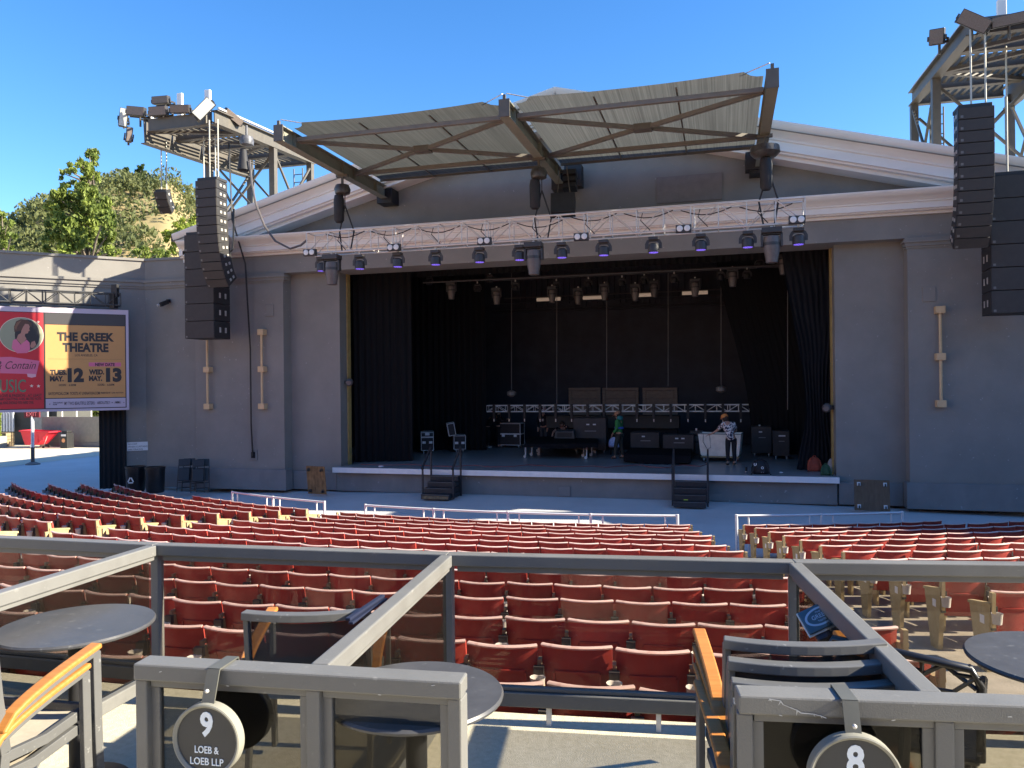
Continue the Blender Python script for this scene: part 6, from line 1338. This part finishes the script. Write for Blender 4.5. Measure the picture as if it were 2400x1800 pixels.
# ------------------------------------------------------------------ stacking arm chairs
mesh_m = glass('sling_mesh', (.30,.29,.28), .6)
n = mesh_m.node_tree.nodes; l = mesh_m.node_tree.links
mx = n.new('ShaderNodeMixShader'); df = n.new('ShaderNodeBsdfDiffuse'); df.inputs[0].default_value = (.05,.05,.05,1); tt = n.new('ShaderNodeBsdfTransparent'); mx.inputs[0].default_value = .9
l.new(tt.outputs[0], mx.inputs[1]); l.new(df.outputs[0], mx.inputs[2]); l.new(mx.outputs[0], n['Material Output'].inputs[0])
seat_sl = M('sling_seat', (.42,.37,.29), .9, var=.08, scale=30)
CH = .79
def arm_pts(s):   # curve of an arm, back to front
    return [V(s*.275, -.23+.47*f, .50+.155*f**.5) for f in (0,.1,.2,.3,.4,.5,.6,.7,.8,.9,1)]
def arm_chair(name, label, m4, group):
    t = thing(name, label, 'chair', mw=m4, group=group); cm = chair_m
    top = [V(.265*u, -.27+.028*(u*u)-.0, CH-.017-.008*(1-u*u)) for u in (-1,-.8,-.6,-.4,-.2,0,.2,.4,.6,.8,1)]
    MB().flat(top, .05, .034).build('back_rail', cm, t, bevel=.004)
    for s in (-1, 1):
        MB().flat([(s*.253,-.235,CH-.026),(s*.253,-.22,.62),(s*.253,-.19,.42)], .022, .042, V(0,1,0)).build('back_post', cm, t, bevel=.003)
        MB().flat([(s*.253,-.19,.42),(s*.253,-.22,.2),(s*.253,-.26,0)], .022, .04, V(0,1,0)).build('leg', cm, t, bevel=.003)
        a = arm_pts(s); MB().flat([a[-1]+V(0,-.012,-.02), V(s*.275,.235,.3), V(s*.275,.25,0)], .022, .042, V(0,1,0)).build('leg', cm, t, bevel=.003)
        MB().flat([p-V(0,0,.018) for p in a], .026, .022).build('arm_frame', cm, t, bevel=.003); MB().flat([p+V(0,0,.006) for p in a], .052, .022).build('arm_rest', wood_m, t, bevel=.007)
        MB().flat([(s*.245,-.19,.40),(s*.245,.0,.385),(s*.245,.22,.41)], .024, .04).build('seat_rail', cm, t, bevel=.003)
        MB().tube((s*.253,-.2,.5), (s*.275,-.215,.52), .01).build('arm_bolt', alu_m, t)
    MB().flat([(-.245,.22,.41),(.245,.22,.41)], .024, .035).build('front_rail', cm, t, bevel=.003)
    b = MB()
    for j in range(9):
        v = j/8; z = .43+(CH-.05-.43)*v
        for i in range(9): u = 2*i/8-1; b.v.append((.242*u, -.205-.04*v-.03*(1-u*u)*v+.03*u*u*v, z))
    for j in range(8):
        for i in range(8): a_ = j*9+i; b.f.append((a_,a_+1,a_+10,a_+9)); b.m.append(0)
    b.build('back_sling', mesh_m, t, smooth=180)
    b = MB()
    for j in range(9):
        v = j/8
        for i in range(9): u = 2*i/8-1; b.v.append((.235*u, -.19+.41*v, .405-.018*math.sin(math.pi*v)-.012*(1-u*u)))
    for j in range(8):
        for i in range(8): a_ = j*9+i; b.f.append((a_,a_+1,a_+10,a_+9)); b.m.append(0)
    b.build('seat_sling', seat_sl, t, smooth=180); return t
def chair_at(label, pa, pb, ztop, group, fl=False):
    """pa, pb: ends of the back rail in the picture, ztop its height"""
    a, c = atZ(*pa, ztop), atZ(*pb, ztop); e = (c-a).normalized(); m_ = (a+c)/2; y = V(-e.y, e.x, 0)
    m4 = Matrix((e, y, ZUP)).transposed().to_4x4(); m4.translation = m_+y*.27; m4.translation.z = ztop-CH; return arm_chair('stacking_chair', label, m4, group)
G = 'stacked wooden arm chairs'
chair_at('grey arm chair with wooden arms, top of the right stack', (1712,1500), (2066,1506), 2.74, G); chair_at('grey arm chair, second from the top of the right stack', (1720,1549), (2088,1553), 2.70, G)
chair_at('grey arm chair, third from the top of the right stack', (1732,1599), (2104,1602), 2.66, G); chair_at('grey arm chair at the bottom of the right stack, behind the sign eight frame', (1742,1650), (2122,1655), 2.64, G)
chair_at('grey arm chair with a see-through mesh back inside box nine', (572,1436), (860,1430), 2.68, 'loose chairs in the boxes')
# left pair, seen from behind its right arm
af = atZ(228, 1546, 2.51); rz = R(15.4+4)
for k in range(2):
    q = Matrix.Rotation(R(4), 4, 'Z'); off = q @ V(.275, .24, 0); m4 = q.copy(); o_ = q @ V(0, -.06*k, 0); m4.translation = V(af.x-off.x+o_.x, af.y-off.y+o_.y, BZ+.06-.06*k); arm_chair('stacking_chair', 'grey arm chair with curved wooden arms at the bottom left, %s of its stack' % ['top','bottom'][k], m4, G)
# ------------------------------------------------------------------ black lattice chair on the right
a_ = atZ(2062, 1520, 2.61); c_ = atZ(2312, 1560, 2.61); e_ = (c_-a_).normalized(); p = c_-e_*.27; t = thing('lattice_chair', 'black chair with an open lattice back by the right table', 'chair', (p.x, p.y, BZ), math.atan2(e_.y, e_.x)); w = .25; lat = M('lattice_black', (.014,.014,.016), .28, var=.1); hb = .78
a = [V(-w,0,.42), V(-w*1.02,-.03,hb-.06), V(-w*.9,-.035,hb), V(0,-.05,hb-.01), V(w*.9,-.035,hb-.03), V(w*1.02,-.03,hb-.09), V(w,0,.42)]
MB().rope(a, .016, 8).build('back_frame', lat, t, smooth=60)
random.seed(5)
nd = [[V(-.24+.08*i+random.uniform(-.025,.025)*(0 < i < 6), -.032, .47+.085*j+random.uniform(-.025,.02)) for i in range(7)] for j in range(4)]
for j in range(4):
    for i in range(6):
        if j < 3 and random.random() < .75: MB().tube(nd[j][i], nd[j+1][i+(1 if random.random() < .5 else 0)], .008, 6).build('lattice_bar', lat, t)
        if random.random() < .55: MB().tube(nd[j][i], nd[j][i+1], .008, 6).build('lattice_bar', lat, t)
    MB().tube(nd[j][0], V(-.25,-.03,nd[j][0].z), .008, 6).build('lattice_bar', lat, t); MB().tube(nd[j][6], V(.255,-.03,nd[j][6].z), .008, 6).build('lattice_bar', lat, t)
for i in range(7): MB().tube(nd[3][i], V(-.22+.073*i, -.04, .765), .008, 6).build('lattice_bar', lat, t)
for i, (x0, z0, x1, z1) in enumerate(((-.22,.74,-.10,.60),(-.10,.60,-.16,.45),(-.10,.60,.02,.66),(.02,.66,-.05,.77),(.02,.66,.12,.55),(.12,.55,.24,.62),(.12,.55,.06,.44),(.02,.66,.14,.75),(.14,.75,.24,.68),(-.24,.58,-.10,.60),(-.02,.44,-.10,.60),(.18,.44,.12,.55))): MB().tube((x0, -.03, z0), (x1, -.03, z1), .009, 6).build('lattice_bar', lat, t)
MB().bx(-w, w, -.02, .42, .40, .43).build('seat', lat, t, bevel=.02)
for x in (-.22,.22):
    for y in (.0,.38): MB().tube((x, y, 0), (x*.95, y, .41), .014).build('leg', lat, t)
    MB().rope([(x*1.12,-.02,.6),(x*1.15,.15,.62),(x*1.15,.34,.6),(x*1.1,.38,.42)], .014).build('arm', lat, t)
# ------------------------------------------------------------------ menu box and booklets
mt = M('menu_blue', (.055,.11,.15), .35, var=.05); c = atD(1922, 1443, 3.25); v = -(c-CAM).normalized()
zz = (v+V(-.35,-.1,.75)).normalized(); xx = (V(.83,.15,.35)-zz*zz.dot(V(.83,.15,.35))).normalized(); yy = zz.cross(xx); m4 = Matrix((xx, yy, zz)).transposed().to_4x4(); m4.translation = c
t = thing('menu_box', 'blue lidded box with an oval badge propped against the right side rail', 'box', mw=m4)
MB().bx(-.078,.078,-.056,.056,-.012,0).build('lid', mt, t, bevel=.006); MB().bx(-.084,.084,-.062,.062,-.02,-.0125).build('lid_edge', alu_m, t, bevel=.004); MB().bx(-.06,.085,-.085,.03,-.10,-.021).build('body', M('menu_dark', (.03,.03,.045), .4), t, bevel=.008)
b = MB(); n = 40
for k in range(n): a_ = 6.2832*k/n; a2 = 6.2832*(k+1)/n; b.add([(.066*math.cos(a_),.042*math.sin(a_),.001),(.066*math.cos(a2),.042*math.sin(a2),.001),(.056*math.cos(a2),.033*math.sin(a2),.001),(.056*math.cos(a_),.033*math.sin(a_),.001)], [(0,1,2,3)])
b.build('oval_badge', M('badge_blue', (.35,.48,.62), .5, var=0), t)
for s, x0, x1, y0, y1 in (('GREEK',-.036,.036,-.008,.012),('THE',-.012,.012,.017,.025),('THEATRE',-.018,.018,-.024,-.015)): o = obj('lettering', text_mesh(s, MATS['badge_blue'], x0, x1, y0, y1, .0012, .01), t)
MB().bx(.01,.05,-.05,-.02,-.42,-.10).build('bracket', steel_m, t)
for i, (p0, p1) in enumerate((((815,1452),(897,1396)),)):
    a = atD(*p0, 2.95); c = atD(*p1, 3.35); tag(MB().bar(a, c, .02, .012).bar(a+V(.012,.0,-.014), c+V(.012,0,-.014), .02, .01).build('menu_folder', M('folder_navy', (.02,.025,.05), .4, var=.1), bevel=.002), 'dark folders leaning against the side rail of box nine', 'folder')

bpy.data.scenes.remove(TMP)
